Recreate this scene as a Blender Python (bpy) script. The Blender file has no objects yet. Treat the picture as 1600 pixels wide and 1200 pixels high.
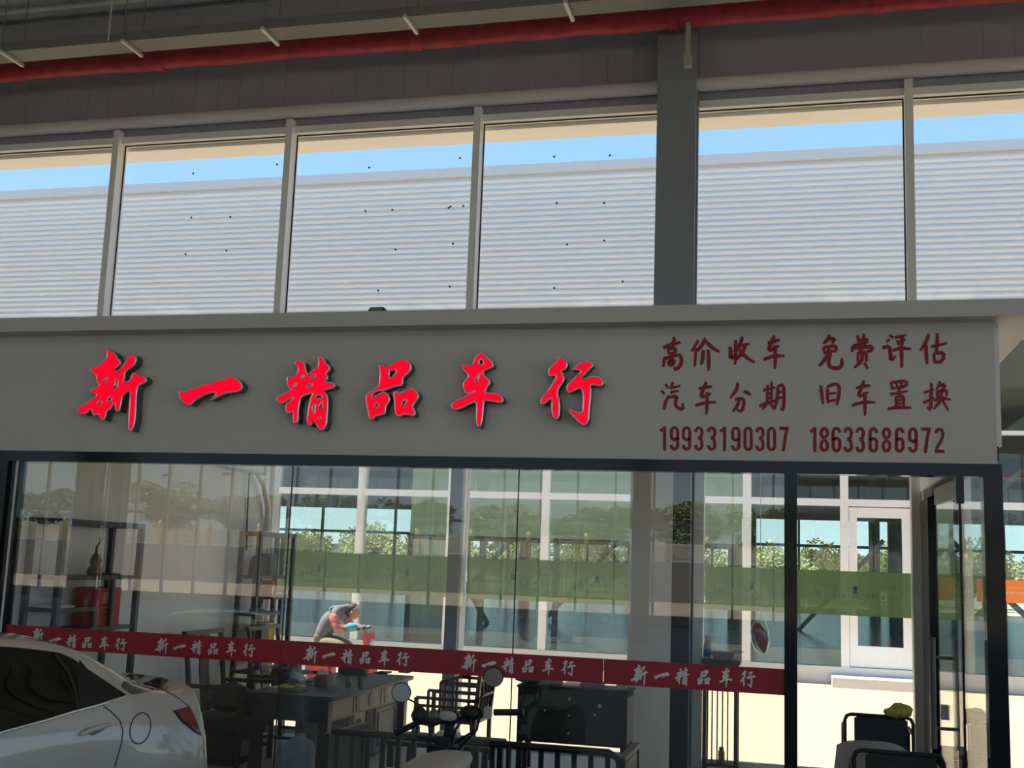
import bpy, bmesh, math, random
from mathutils import Vector, Matrix
from mathutils.bvhtree import BVHTree
random.seed(7)
S = bpy.context.scene
COL = S.collection
PI = math.pi
R = math.radians

# ------------------------------------------------------------------ camera
FPX, EYE = 1789.0, 2.13
PIT, YAW, ROLL = R(8.79), R(-14.49), R(2.11)
_f = Vector((math.sin(YAW)*math.cos(PIT), math.cos(YAW)*math.cos(PIT), math.sin(PIT)))
_r = Vector((math.cos(YAW), -math.sin(YAW), 0))
_u = _r.cross(_f)
_r2 = math.cos(ROLL)*_r + math.sin(ROLL)*_u
_u2 = -math.sin(ROLL)*_r + math.cos(ROLL)*_u
CAMP = Vector((0, 0, EYE))
cd = bpy.data.cameras.new('camera'); cam = bpy.data.objects.new('camera', cd); COL.objects.link(cam)
M = Matrix((_r2, _u2, -_f)).transposed().to_4x4(); M.translation = CAMP
cam.matrix_world = M
cd.sensor_width = 36.0; cd.lens = 36.0*FPX/1600.0; cd.clip_start = 0.05; cd.clip_end = 600
S.camera = cam
def ray(px, py): return (_r2*(px-800) - _u2*(py-600) + _f*FPX).normalized()
def atY(px, py, y): d = ray(px, py); return CAMP + d*(y/d.y)
def atZ(px, py, z): d = ray(px, py); return CAMP + d*((z-EYE)/d.z)
def atX(px, py, x): d = ray(px, py); return CAMP + d*(x/d.x)

# ------------------------------------------------------------------ sky, sun, exposure
W = bpy.data.worlds.new('world'); S.world = W; W.use_nodes = True
wn = W.node_tree.nodes; wl = W.node_tree.links
bg = wn['Background']
tcw = wn.new('ShaderNodeTexCoord'); sep = wn.new('ShaderNodeSeparateXYZ'); ramp = wn.new('ShaderNodeValToRGB')
wl.new(tcw.outputs['Generated'], sep.inputs[0]); wl.new(sep.outputs['Z'], ramp.inputs[0])
e = ramp.color_ramp.elements
e[0].position = 0.0; e[0].color = (.78, .90, .94, 1)
e[1].position = 1.0; e[1].color = (.14, .33, .72, 1)
q = e.new(.10); q.color = (.56, .78, .96, 1)
q = e.new(.22); q.color = (.375, .64, .98, 1)
q = e.new(.5); q.color = (.27, .52, .92, 1)
wl.new(ramp.outputs[0], bg.inputs[0]); bg.inputs[1].default_value = 0.78
sd = bpy.data.lights.new('sun', 'SUN'); sd.energy = 9.0; sd.angle = R(0.6); sd.color = (1.0, 0.93, 0.80)
sun = bpy.data.objects.new('sun', sd); COL.objects.link(sun)
sun.rotation_euler = (-Vector((-0.53, 0.016, 0.85))).to_track_quat('-Z', 'Y').to_euler()
S.view_settings.view_transform = 'Standard'; S.view_settings.look = 'None'
S.view_settings.gamma = 1.0; S.view_settings.use_curve_mapping = False
S.view_settings.exposure = 0.72
S.cycles.max_bounces = 10; S.cycles.diffuse_bounces = 5; S.cycles.glossy_bounces = 5
S.cycles.transparent_max_bounces = 40; S.cycles.caustics_reflective = False; S.cycles.caustics_refractive = False

# ------------------------------------------------------------------ materials
MATS = {}
def mat(name, col, rough=0.6, metal=0.0, noise=0.0, nscale=8.0, bump=0.0, coat=0.0, spec=0.5, emit=None, estr=0.0, stretch=None):
    if name in MATS: return MATS[name]
    m = bpy.data.materials.new(name); m.use_nodes = True
    nt = m.node_tree; b = nt.nodes['Principled BSDF']
    b.inputs['Base Color'].default_value = (*col, 1); b.inputs['Roughness'].default_value = rough
    b.inputs['Metallic'].default_value = metal; b.inputs['Specular IOR Level'].default_value = spec
    b.inputs['Coat Weight'].default_value = coat
    if emit: b.inputs['Emission Color'].default_value = (*emit, 1); b.inputs['Emission Strength'].default_value = estr
    if noise or bump:
        tc = nt.nodes.new('ShaderNodeTexCoord'); nz = nt.nodes.new('ShaderNodeTexNoise')
        nz.inputs['Scale'].default_value = nscale; nz.inputs['Detail'].default_value = 5
        if stretch:
            mp = nt.nodes.new('ShaderNodeMapping'); mp.inputs['Scale'].default_value = stretch
            nt.links.new(tc.outputs['Object'], mp.inputs['Vector']); nt.links.new(mp.outputs['Vector'], nz.inputs['Vector'])
        else: nt.links.new(tc.outputs['Object'], nz.inputs['Vector'])
        if noise:
            r = nt.nodes.new('ShaderNodeValToRGB')
            r.color_ramp.elements[0].position = 0.3; r.color_ramp.elements[1].position = 0.7
            r.color_ramp.elements[0].color = (*[c*(1-noise) for c in col], 1)
            r.color_ramp.elements[1].color = (*[min(1, c*(1+noise)) for c in col], 1)
            nt.links.new(nz.outputs['Fac'], r.inputs['Fac']); nt.links.new(r.outputs['Color'], b.inputs['Base Color'])
        if bump:
            bp = nt.nodes.new('ShaderNodeBump'); bp.inputs['Strength'].default_value = bump; bp.inputs['Distance'].default_value = 0.02
            nt.links.new(nz.outputs['Fac'], bp.inputs['Height']); nt.links.new(bp.outputs['Normal'], b.inputs['Normal'])
    MATS[name] = m; return m
def glass(name, tint, base=0.04, gain=1.0, film=0.0, filmcol=(1,1,1)):
    m = bpy.data.materials.new(name); m.use_nodes = True; nt = m.node_tree; n = nt.nodes; l = nt.links
    for x in list(n): n.remove(x)
    out = n.new('ShaderNodeOutputMaterial'); tr = n.new('ShaderNodeBsdfTransparent'); gl = n.new('ShaderNodeBsdfGlossy')
    tr.inputs[0].default_value = (*tint, 1); gl.inputs['Roughness'].default_value = 0.0
    ge = n.new('ShaderNodeNewGeometry'); dot = n.new('ShaderNodeVectorMath'); dot.operation = 'DOT_PRODUCT'
    l.new(ge.outputs['Incoming'], dot.inputs[0]); l.new(ge.outputs['Normal'], dot.inputs[1])
    def mth(op, a, b=None):
        x = n.new('ShaderNodeMath'); x.operation = op; x.use_clamp = op == 'ADD'
        for i, q in enumerate((a, b)):
            if q is None: continue
            if isinstance(q, (int, float)): x.inputs[i].default_value = q
            else: l.new(q, x.inputs[i])
        return x.outputs[0]
    c = mth('ABSOLUTE', dot.outputs['Value']); c = mth('SUBTRACT', 1.0, c); c = mth('POWER', c, 5.0)
    c = mth('MULTIPLY', c, 0.96*gain); c = mth('ADD', c, base)
    mx = n.new('ShaderNodeMixShader'); l.new(c, mx.inputs[0]); l.new(tr.outputs[0], mx.inputs[1]); l.new(gl.outputs[0], mx.inputs[2])
    last = mx.outputs[0]
    if film:
        df = n.new('ShaderNodeBsdfDiffuse'); df.inputs[0].default_value = (*filmcol, 1)
        tl = n.new('ShaderNodeBsdfTranslucent'); tl.inputs[0].default_value = (*filmcol, 1)
        ad = n.new('ShaderNodeMixShader'); ad.inputs[0].default_value = 0.5
        l.new(df.outputs[0], ad.inputs[1]); l.new(tl.outputs[0], ad.inputs[2])
        m2 = n.new('ShaderNodeMixShader'); m2.inputs[0].default_value = film
        l.new(last, m2.inputs[1]); l.new(ad.outputs[0], m2.inputs[2]); last = m2.outputs[0]
    l.new(last, out.inputs[0]); MATS[name] = m; return m

m_sign = mat('sign_board_white', (.72,.72,.715), .45)
m_white = mat('white_plaster', (.88,.88,.86), .7, noise=.03, nscale=3)
m_cap = mat('slab_white', (.70,.70,.70), .5)
m_panel = mat('grey_cladding', (.33,.34,.40), .5, noise=.05, nscale=2)
m_col = mat('grey_column_paint', (.25,.275,.325), .5, noise=.06, nscale=4)
m_alu = mat('white_aluminium', (.86,.87,.86), .35)
m_gal = mat('galvanised', (.42,.42,.40), .4, .3, noise=.1, nscale=10)
m_deck = mat('roof_deck', (.66,.72,.70), .5, .1, noise=.12, nscale=1.2)
m_tray = mat('cable_tray_grey', (.16,.17,.17), .45, .2)
m_redwrap = mat('red_pipe_wrap', (.36,.024,.04), .6, noise=.25, nscale=6, bump=.4)
m_bracket = mat('bracket_steel', (.55,.55,.52), .4, .4)
m_black = mat('black_polished_frame', (.012,.014,.02), .10, 0, spec=.28)
m_gasket = mat('black_rubber', (.015,.015,.016), .5)
m_floor = mat('hall_floor', (.15,.15,.147), .45, noise=.12, nscale=1.5)
m_floor2 = mat('polished_dark_floor', (.075,.08,.075), .20, noise=.3, nscale=1.5, bump=.5, spec=.4, stretch=(.35, 1.6, 1))
m_ground = mat('pale_concrete', (.42,.335,.235), .8, noise=.05, nscale=.7, bump=.1)
m_wood = mat('black_lacquer_wood', (.012,.010,.010), .42, noise=.3, nscale=5)
m_brownwood = mat('dark_brown_wood', (.035,.022,.018), .4, noise=.3, nscale=6)
m_leather = mat('black_leather', (.018,.018,.02), .4, bump=.3, nscale=30)
m_cloth_b = mat('black_cloth', (.016,.017,.02), .85, bump=.4, nscale=25)
m_glass = glass('clear_glass', (.98,.99,.985))
m_glassf = glass('shop_front_glass', (.98,.99,.985), .072)
m_glassr = glass('rear_screen_glass', (.30,.32,.32), .26)
m_glassg = glass('green_tinted_glass', (.86,.95,.92))
m_glassd = glass('dark_tinted_glass', (.10,.12,.13), .05)
m_glass_item = glass('thin_glassware', (.84,.86,.85), .12, film=.12, filmcol=(.8,.8,.78))
m_led = mat('lit_red_acrylic', (.70,.0,.02), .5, spec=.15, emit=(1.0,.0,.022), estr=.60)
m_chrome = mat('chrome', (.86,.86,.86), .12, 1.0)
m_trimlight = mat('polished_letter_rim', (.88,.80,.80), .28, .85)
m_letterside = mat('letter_return_grey', (.13,.15,.15), .5, .2)
m_vinyl = mat('dark_red_vinyl', (.36,.012,.03), .5)
m_band = mat('red_band_vinyl', (.40,.018,.035), .35)
m_silver = mat('silver_vinyl', (.80,.76,.77), .45, .55)
m_green = glass('green_window_film', (.75,.85,.68), .03, film=.72, filmcol=(.36,.50,.31))
m_filmtext = mat('pale_film_print', (.95,.97,.92), .6)
m_filmblue = mat('blue_film_print', (.20,.33,.40), .6)
m_orange = mat('orange_window_film', (.95,.24,.03), .5)
m_corr = mat('corrugated_cladding', (.82,.81,.80), .5)
m_beige = mat('beige_board', (.66,.62,.50), .7)
m_cream = mat('cream_soffit', (.93,.92,.90), .7)
m_dkint = mat('dark_interior_panel', (.12,.13,.13), .6)
m_car = mat('pearl_white_paint', (.62,.61,.58), .25, coat=1.0)
m_rubber = mat('tyre_rubber', (.02,.02,.02), .7)
m_lamp = mat('red_lamp_plastic', (.22,.02,.02), .15, coat=1.0)
m_paper = mat('white_paper', (.75,.75,.73), .8)
m_redbox = mat('red_gift_box', (.50,.03,.03), .5)
m_gold = mat('gold_print', (.60,.42,.12), .4, .3)
m_yellow = mat('yellow_card', (.75,.50,.03), .5)
m_dgreen = mat('dark_green_tin', (.03,.10,.09), .35)
m_teal = mat('teal_plastic', (.02,.25,.25), .4)
m_brass = mat('aged_bronze', (.16,.09,.05), .4, .4)
m_blue = mat('blue_plastic', (.05,.16,.40), .4)
m_navy = mat('navy_fabric', (.012,.02,.05), .8)
m_cyan = mat('cyan_cloth', (.05,.42,.62), .8)
m_skin = mat('skin', (.50,.28,.20), .6)
m_hair = mat('dark_hair', (.02,.015,.012), .7)
m_greycloth = mat('grey_shirt', (.16,.17,.19), .85)
m_pattern = mat('pink_red_patterned_cloth', (.48,.15,.13), .8, noise=.8, nscale=14)
m_greenbag = mat('yellow_green_bag', (.42,.42,.06), .6, noise=.4, nscale=18)
m_olive = mat('olive_trousers', (.20,.19,.13), .85)
m_red = mat('red_plastic', (.60,.05,.03), .35)
m_pale = mat('pale_grey_plastic', (.50,.50,.47), .5)
m_grey = mat('mid_grey_plastic', (.22,.23,.23), .5)
m_fol = mat('tree_leaves', (.24,.27,.11), .8, noise=.4, nscale=1.5)
m_fol2 = mat('plant_leaves', (.05,.13,.04), .6)
m_trunk = mat('bark', (.16,.12,.09), .9)
m_lawn = mat('lawn', (.20,.24,.09), .95, noise=.3, nscale=.8)
m_fence = mat('fence_cream_paint', (.86,.66,.34), .6)
m_walltex = mat('retaining_wall_render', (.40,.38,.35), .85)
m_mirror = mat('mirror_glass', (.78,.80,.80), .03, 1.0)
m_tea = mat('dark_tea', (.07,.025,.012), .2)
m_inlay = mat('pale_wood_inlay', (.42,.33,.27), .5)
m_bottle = glass('blue_bottle_plastic', (.62,.72,.80), .07, film=.55, filmcol=(.50,.60,.70))
m_sky = bpy.data.materials.new('translucent_rooflight'); m_sky.use_nodes = True
_n = m_sky.node_tree.nodes; _t = _n.new('ShaderNodeBsdfTranslucent'); _t.inputs[0].default_value = (.50,.49,.47,1)
m_sky.node_tree.links.new(_t.outputs[0], _n['Material Output'].inputs[0])
m_bag = glass('clear_plastic_bag', (.85,.87,.86), .08)
m_house = mat('distant_render', (.55,.54,.50), .8)

# ------------------------------------------------------------------ mesh helpers
class MB:
    def __init__(s): s.v = []; s.f = []; s.sm = []
    def add(s, vs, fs, sm=False):
        b = len(s.v); s.v += [tuple(v) for v in vs]; s.f += [tuple(b+i for i in f) for f in fs]; s.sm += [sm]*len(fs); return s
    def box(s, x0, y0, z0, x1, y1, z1):
        if x0 > x1: x0, x1 = x1, x0
        if y0 > y1: y0, y1 = y1, y0
        if z0 > z1: z0, z1 = z1, z0
        return s.add([(x0,y0,z0),(x1,y0,z0),(x1,y1,z0),(x0,y1,z0),(x0,y0,z1),(x1,y0,z1),(x1,y1,z1),(x0,y1,z1)],
                     [(0,3,2,1),(4,5,6,7),(0,1,5,4),(1,2,6,5),(2,3,7,6),(3,0,4,7)])
    def rbox(s, x0, y0, z0, x1, y1, z1, b=0.01):   # box with chamfered edges
        x0, x1 = sorted((x0, x1)); y0, y1 = sorted((y0, y1)); z0, z1 = sorted((z0, z1))
        bm = bmesh.new(); bmesh.ops.create_cube(bm, size=1)
        for v in bm.verts: v.co = Vector((x0+(v.co.x+.5)*(x1-x0), y0+(v.co.y+.5)*(y1-y0), z0+(v.co.z+.5)*(z1-z0)))
        bmesh.ops.bevel(bm, geom=bm.edges[:], offset=min(b, .45*min(x1-x0, y1-y0, z1-z0)), segments=2, affect='EDGES')
        bm.verts.index_update(); s.add([v.co[:] for v in bm.verts], [[v.index for v in f.verts] for f in bm.faces]); bm.free(); return s
    def bar(s, p, q, w, h=None, up=(0,0,1)):        # square bar from p to q
        p, q = Vector(p), Vector(q); h = h or w; d = (q-p).normalized(); up = Vector(up)
        if abs(d.dot(up)) > .95: up = Vector((0,1,0))
        a = d.cross(up).normalized()*w/2; b = a.cross(d).normalized()*h/2
        return s.add([p-a-b,p+a-b,p+a+b,p-a+b,q-a-b,q+a-b,q+a+b,q-a+b], [(0,1,2,3),(7,6,5,4),(0,4,5,1),(1,5,6,2),(2,6,7,3),(3,7,4,0)])
    def tube(s, pts, r, n=10, cap=True):
        pts = [Vector(p) for p in pts]; k = len(pts); rr = r if isinstance(r, (list, tuple)) else [r]*k
        up = None; vs = []
        for i, p in enumerate(pts):
            t = (pts[min(i+1, k-1)]-pts[max(i-1, 0)]).normalized()
            if up is None:
                up = Vector((0,0,1)) if abs(t.z) < .9 else Vector((1,0,0))
            a = t.cross(up).normalized(); up = a.cross(t).normalized()
            for j in range(n): vs.append(p + (a*math.cos(2*PI*j/n) + up*math.sin(2*PI*j/n))*rr[i])
        fs = [(i*n+j, i*n+(j+1)%n, (i+1)*n+(j+1)%n, (i+1)*n+j) for i in range(k-1) for j in range(n)]
        s.add(vs, fs, True)
        if cap: s.add(vs[:n], [tuple(range(n))]); s.add(vs[-n:], [tuple(range(n-1,-1,-1))])
        return s
    def lathe(s, c, prof, n=20, sx=1.0, sy=1.0):
        c = Vector(c); vs = []
        for r, z in prof:
            for j in range(n): vs.append((c.x+sx*r*math.cos(2*PI*j/n), c.y+sy*r*math.sin(2*PI*j/n), c.z+z))
        k = len(prof)
        s.add(vs, [(i*n+j, i*n+(j+1)%n, (i+1)*n+(j+1)%n, (i+1)*n+j) for i in range(k-1) for j in range(n)], True)
        if prof[0][0] > 1e-4: s.add(vs[:n], [tuple(range(n-1,-1,-1))])
        if prof[-1][0] > 1e-4: s.add(vs[-n:], [tuple(range(n))])
        return s
    def blob(s, c, rx, ry, rz, n=12, jit=0.0, rot=0.0, sq=1.0):
        vs = []; c = Vector(c); m = n//2+1
        def pw(v): return math.copysign(abs(v)**sq, v)
        for i in range(m+1):
            th = PI*i/m
            for j in range(n):
                ph = 2*PI*j/n; k = 1+random.uniform(-jit, jit)
                x = pw(math.sin(th))*pw(math.cos(ph))*rx*k; y = pw(math.sin(th))*pw(math.sin(ph))*ry*k
                vs.append((c.x+x*math.cos(rot)-y*math.sin(rot), c.y+x*math.sin(rot)+y*math.cos(rot), c.z+pw(math.cos(th))*rz*k))
        s.add(vs, [(i*n+j, (i+1)*n+j, (i+1)*n+(j+1)%n, i*n+(j+1)%n) for i in range(m) for j in range(n)], True); return s
    def prism(s, pts, off):                         # flat polygon of 3D points pushed along off
        off = Vector(off); k = len(pts); vs = [Vector(p) for p in pts]; vs2 = [p+off for p in vs]
        s.add(vs+vs2, [tuple(range(k)), tuple(range(2*k-1, k-1, -1))] + [(i, k+i, k+(i+1)%k, (i+1)%k) for i in range(k)]); return s
    def disc(s, c, nrm, r, t=0.004, n=20):
        c = Vector(c); nrm = Vector(nrm).normalized(); a = nrm.orthogonal().normalized(); b = nrm.cross(a)
        return s.prism([c+(a*math.cos(2*PI*j/n)+b*math.sin(2*PI*j/n))*r for j in range(n)], nrm*t)
    def build(s, name, m, parent=None, smooth=None):
        me = bpy.data.meshes.new(name); off = Vector((0,0,0))
        if parent is not None and parent.get('_w'): off = Vector(parent['_w'])
        me.from_pydata([tuple(Vector(v)-off) for v in s.v], [], s.f)
        bm = bmesh.new(); bm.from_mesh(me); bmesh.ops.recalc_face_normals(bm, faces=bm.faces[:]); bm.to_mesh(me); bm.free()
        for p, k in zip(me.polygons, s.sm): p.use_smooth = k if smooth is None else smooth
        o = bpy.data.objects.new(name, me); COL.objects.link(o); me.materials.append(m)
        if parent is not None:
            o.parent = parent
            if parent.get('_w'): o['_w'] = parent['_w']
        return o
def tag(o, label, cat, group=None):
    o['label'] = label; o['category'] = cat
    if group: o['group'] = group
    return o
def thing(name, label, cat, loc=(0,0,0), rz=0.0, group=None, world=True):
    o = bpy.data.objects.new(name, None); COL.objects.link(o); o.location = loc; o.rotation_euler = (0,0,rz); o.empty_display_size = .1
    if world: o['_w'] = list(loc)
    return tag(o, label, cat, group)
def struct(mb, name, m, parent=None):
    o = mb.build(name, m, parent)
    if parent is None: o['kind'] = 'structure'
    return o
def kids(o): return [c for c in bpy.data.objects if c.parent == o]
def dup(o, loc=None, rz=None, label=None, parent=None):
    c = o.copy(); COL.objects.link(c)
    if parent is not None: c.parent = parent
    if loc is not None: c.location = loc
    if rz is not None: c.rotation_euler = (0,0,rz)
    if label: c['label'] = label
    for k in kids(o): dup(k, parent=c)
    return c
def curve_mesh(name, loops, m, parent, depth, plane, bev=0.0):
    """loops: closed outlines in 2D; holes are cut out; plane: function (u, v) -> world point of the front; depth: thickness along +Y"""
    cu = bpy.data.curves.new(name, 'CURVE'); cu.dimensions = '2D'; cu.fill_mode = 'BOTH'
    P0 = plane(*loops[0][0])
    for lp in loops:
        sp = cu.splines.new('POLY'); sp.points.add(len(lp)-1); sp.use_cyclic_u = True
        for i, (u, v) in enumerate(lp):
            w = plane(u, v) - P0; sp.points[i].co = (w.x, w.z, 0, 1)
    cu.extrude = depth/2
    if bev: cu.bevel_depth = bev; cu.bevel_resolution = 0
    tmp = bpy.data.objects.new('tmp', cu); COL.objects.link(tmp)
    dg = bpy.context.evaluated_depsgraph_get(); me0 = tmp.evaluated_get(dg).to_mesh()
    vs = [(P0.x+v.co.x, P0.y+depth/2-v.co.z, P0.z+v.co.y) for v in me0.vertices]; fs = [tuple(p.vertices) for p in me0.polygons]
    tmp.evaluated_get(dg).to_mesh_clear(); bpy.data.objects.remove(tmp); bpy.data.curves.remove(cu)
    return MB().add(vs, fs).build(name, m, parent)
def smooth_loop(lp, it=1):
    for _ in range(it):
        q = []
        for i in range(len(lp)):
            a, b = lp[i], lp[(i+1) % len(lp)]
            q += [(a[0]*.78+b[0]*.22, a[1]*.78+b[1]*.22), (a[0]*.22+b[0]*.78, a[1]*.22+b[1]*.78)]
        lp = q
    return lp

# ------------------------------------------------------------------ ground and hall shell
YG, YF, YR = 8.2, 13.2, -26.6          # shop glass, hall facade, rear facade
X0, X1 = -34.0, 20.0
NT = [0]; NW = [0]
def trim(mb, m, parent=None):
    NT[0] += 1; return struct(mb, 'trim_%d' % NT[0], m, parent)
def window(mb, m):
    NW[0] += 1; return struct(mb, 'window_%d' % NW[0], m)
struct(MB().box(-140, -120, -.3, 120, 160, -.012), 'ground', m_ground)
struct(MB().box(X0, YR, -.25, X1, YF+.1, 0), 'floor', m_floor)
# roof deck: trapezoid ribs running along X, with groups of translucent rooflights
LIGHTS = [(-24.2, -22.4), (-19.9, -18.4), (-13.0, -11.7), (-11.2, -9.4), (-6.4, -3.4), (.4, 4.4), (9.6, 13.2)]
LY0, LY1 = -14.0, -4.0
mb = MB()
def deck(xa, xb, ya, yb):
    prof = []; y = ya
    while y < yb-.39:
        prof += [(y, 9.42), (y+.12, 9.42), (y+.16, 9.50), (y+.34, 9.50), (y+.38, 9.42)]; y += .40
    prof.append((yb, 9.42)); k = len(prof)
    mb.add([(xa, a, b) for a, b in prof] + [(xb, a, b) for a, b in prof], [(i, i+1, k+i+1, k+i) for i in range(k-1)])
    mb.box(xa, ya, 9.54, xb, yb, 9.75)
deck(X0, X1, YR-.6, LY0); deck(X0, X1, LY1, YF+.6)
xa = X0
for a, b in LIGHTS + [(X1, X1)]:
    deck(xa, a, LY0, LY1); xa = b
struct(mb, 'ceiling', m_deck)
for i, (a, b) in enumerate(LIGHTS):
    n = max(1, round((b-a)/1.0)); mb = MB(); fr = MB()
    mb.box(a, LY0, 9.56, b, LY1, 9.575)
    sk = struct(mb, 'skylight_%d' % (i+1), m_sky)
    for k in range(n+1):
        x = a+(b-a)*k/n; fr.box(x-.05, LY0, 9.48, x+.05, LY1, 9.55)
    fr.build('skylight_bar', m_deck, sk)
struct(MB().box(X0-.2, YR, 0, X0, YF, 9.54), 'wall_left', m_panel)
struct(MB().box(X1, YR, 7.6, X1+.2, YF, 9.54), 'wall_right', m_panel)
# cladding panel above the windows: boards with narrow joints
mb = MB(); x = X0
while x < X1:
    mb.box(x+.0015, YF-.105, 7.90, x+.3285, YF-.02, 9.42); x += .33
mb.box(X0, YF-.10, 7.91, X1, YF+.1, 9.42)
struct(mb, 'wall_back', m_panel)
# rolled edge, dark recess and white head of the window band
mb = MB(); mb.tube([(X0, YF-.12, 7.83), (X1, YF-.12, 7.83)], .085, 14); trim(mb, m_cap)
trim(MB().box(X0, YF-.06, 7.62, X1, YF+.1, 7.80), m_panel)
trim(MB().box(X0, YF-.10, 7.55, X1, YF+.08, 7.64), m_alu)
trim(MB().box(X0, YF-.10, 4.86, X1, YF+.08, 4.98), m_alu)
# eave outside
trim(MB().box(X0, YF+.09, 7.50, X1, YF+.50, 7.58).box(X0, YF+.46, 7.58, X1, YF+.50, 9.9), m_cream)
MULL = [1.16-2.55*k for k in range(-7, 14)]
MULL = sorted(x for x in MULL if X0 < x < X1)
for x in MULL:
    if abs(x+1.39) < .1: continue
    trim(MB().box(x-.045, YF-.17, 0, x+.045, YF+.05, 7.72), m_alu)
edges = [X0] + MULL + [X1]
UP = {}
for a, b in zip(edges[:-1], edges[1:]):
    w = window(MB().box(a+.045, YF+.0, 4.98, b-.045, YF+.012, 7.55), m_glass); UP[round(a, 2)] = w
    mb = MB()
    for q in ((a+.045, 4.98, a+.06, 7.55), (b-.06, 4.98, b-.045, 7.55), (a+.06, 7.535, b-.06, 7.55), (a+.06, 4.98, b-.06, 4.995)):
        mb.box(q[0], YF-.012, q[1], q[2], YF-.001, q[3])
    mb.build('gasket', m_gasket, w)
    w = window(MB().box(a+.045, YF+.0, .06, b-.045, YF+.012, 4.86), m_glass)
    MB().box(a+.045, YF-.02, 0, b-.045, YF+.04, .06).build('bottom_rail', m_alu, w)
# black stick-on dots on the upper panes
DOTS = {-9.04: [(302,271),(433,257),(299,340),(360,339),(440,330),(440,334),(290,397),(354,392)],
        -6.49: [(577,262),(719,247),(571,330),(613,328),(701,325),(704,323),(724,322),(618,390),(708,381),(591,454),(703,448)],
        -3.94: [(866,245),(953,243),(870,317),(944,317),(886,382),(944,376),(866,450),(973,440)]}
for a, ds in DOTS.items():
    for px, py in ds:
        MB().disc(atY(px, py, YF-.006), (0,-1,0), .0135, .005, 10).build('stick_on_dot', m_gasket, UP[a])
# columns of the hall
def column(x, y, w=.46, d=.40):
    return MB().box(x-w/2, y-d/2, 0, x+w/2, y-d/2+.05, 9.42).box(x-w/2, y+d/2-.05, 0, x+w/2, y+d/2, 9.42).box(x-w/2+.04, y-d/2+.05, 0, x+w/2-.04, y+d/2-.05, 9.42)
NC = 0
for cx, cy, w in ((-1.43, YF-.31, .45), (-1.43-10.2, YF-.31, .45), (8.77, YF-.31, .45), (-15.1, -5.6, .46), (-20.9, -15.6, .46), (6.5, -5.6, .46), (-4.4, -15.6, .46)):
    NC += 1; struct(column(cx, cy, w), 'column_%d' % NC, m_col)
# ------------------------------------------------------------------ rear facade of the hall and the world behind (seen mirrored in the shop glass)
trim(MB().box(X0, YR-.1, 7.5, X1, YR+.1, 9.42), m_panel)
trim(MB().box(X0, YR-.08, 3.55, X1, YR+.08, 3.67), m_alu)
trim(MB().box(X0, YR-.1, 0, X1, YR+.1, .35), m_alu)
x = X0+1.0
while x < X1:
    trim(MB().box(x-.04, YR-.08, .35, x+.04, YR+.08, 7.5), m_alu); x += 1.45
for i in range(6):
    window(MB().box(X0+i*9, YR-.006, .35, X0+i*9+9, YR+.006, 7.5), m_glass)
struct(MB().box(-140, -120, 0, 120, -55.2, 2.35), 'terrace', m_lawn)
struct(MB().box(-140, -55.2, 0, 120, -54.9, 2.42), 'terrace_wall', m_walltex)  # retaining wall along the terrace edge, carrying the picket fence
def fence_panel():
    t = thing('picket_fence', 'cream picket fence panel with ball topped post above the retaining wall', 'fence', (0,0,0), 0, 'fence panels on the terrace')
    mb = MB()
    for i in range(25):
        px = .15+i*.138; mb.box(px, -.015, .1, px+.06, .015, 1.02); mb.blob((px+.03, 0, 1.06), .045, .03, .05, 6)
    mb.box(.13, -.03, .18, 3.6, .03, .26).box(.13, -.03, .84, 3.6, .03, .92); mb.build('pickets', m_fence, t)
    MB().box(-.13, -.13, 0, .13, .13, 1.2).box(-.17, -.17, 1.2, .17, .17, 1.28).blob((0, 0, 1.45), .17, .17, .17, 10).build('post', m_fence, t)
    return t
fp = fence_panel(); fp.location = (-62, -55.05, 2.42)
for i in range(1, 22): dup(fp, (-62+3.75*i, -55.05, 2.42))
def tree_proto(h, cr, nleaf, m, label, group, ls=1.0):
    t = thing('tree', label, 'tree', (0,0,0), 0, group)
    tr = MB().tube([(0,0,0), (.05,0,h*.25), (-.05,.05,h*.5), (0,0,h*.75)], [h*.03, h*.025, h*.018, h*.008], 7)
    for i in range(5):
        a = i*1.3; tr.tube([(0,0,h*(.3+.07*i)), (math.cos(a)*cr*.35, math.sin(a)*cr*.35, h*(.5+.06*i)), (math.cos(a)*cr*.7, math.sin(a)*cr*.7, h*(.62+.05*i))], [h*.012, h*.008, h*.003], 5)
    tr.build('trunk', m_trunk, t)
    mb = MB(); cl = [(random.gauss(0, cr*.42), random.gauss(0, cr*.42), h*random.uniform(.4, .92), cr*random.uniform(.28, .5)) for _ in range(16)]
    for i in range(nleaf):
        c = random.choice(cl); d = Vector((random.gauss(0,1), random.gauss(0,1), random.gauss(0,1))).normalized()
        p = Vector(c[:3]) + d*c[3]*random.uniform(.6, 1.05); s = random.uniform(.14, .30)*ls
        a = Vector((random.gauss(0,1), random.gauss(0,1), random.gauss(0,1))).normalized()*s; b = a.orthogonal().normalized()*s*.6
        mb.add([p-a, p+b, p+a, p-b], [(0,1,2,3)])
    mb.build('foliage', m, t); return t
tp = tree_proto(7.5, 2.9, 2600, m_fol, 'bushy green tree behind the cream picket fence', 'trees behind the picket fence')
tp.location = (-58, -62, 2.3); tp.scale = (1, 1, .55)
tx = -54.0; i = 0
while tx < 22:
    dup(tp, (tx, -62-(i % 2)*7.5-random.uniform(0, 1), 2.3), random.uniform(0, 6.2)).scale = (1, 1, random.uniform(.42, .66)); tx += 3.4; i += 1
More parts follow.
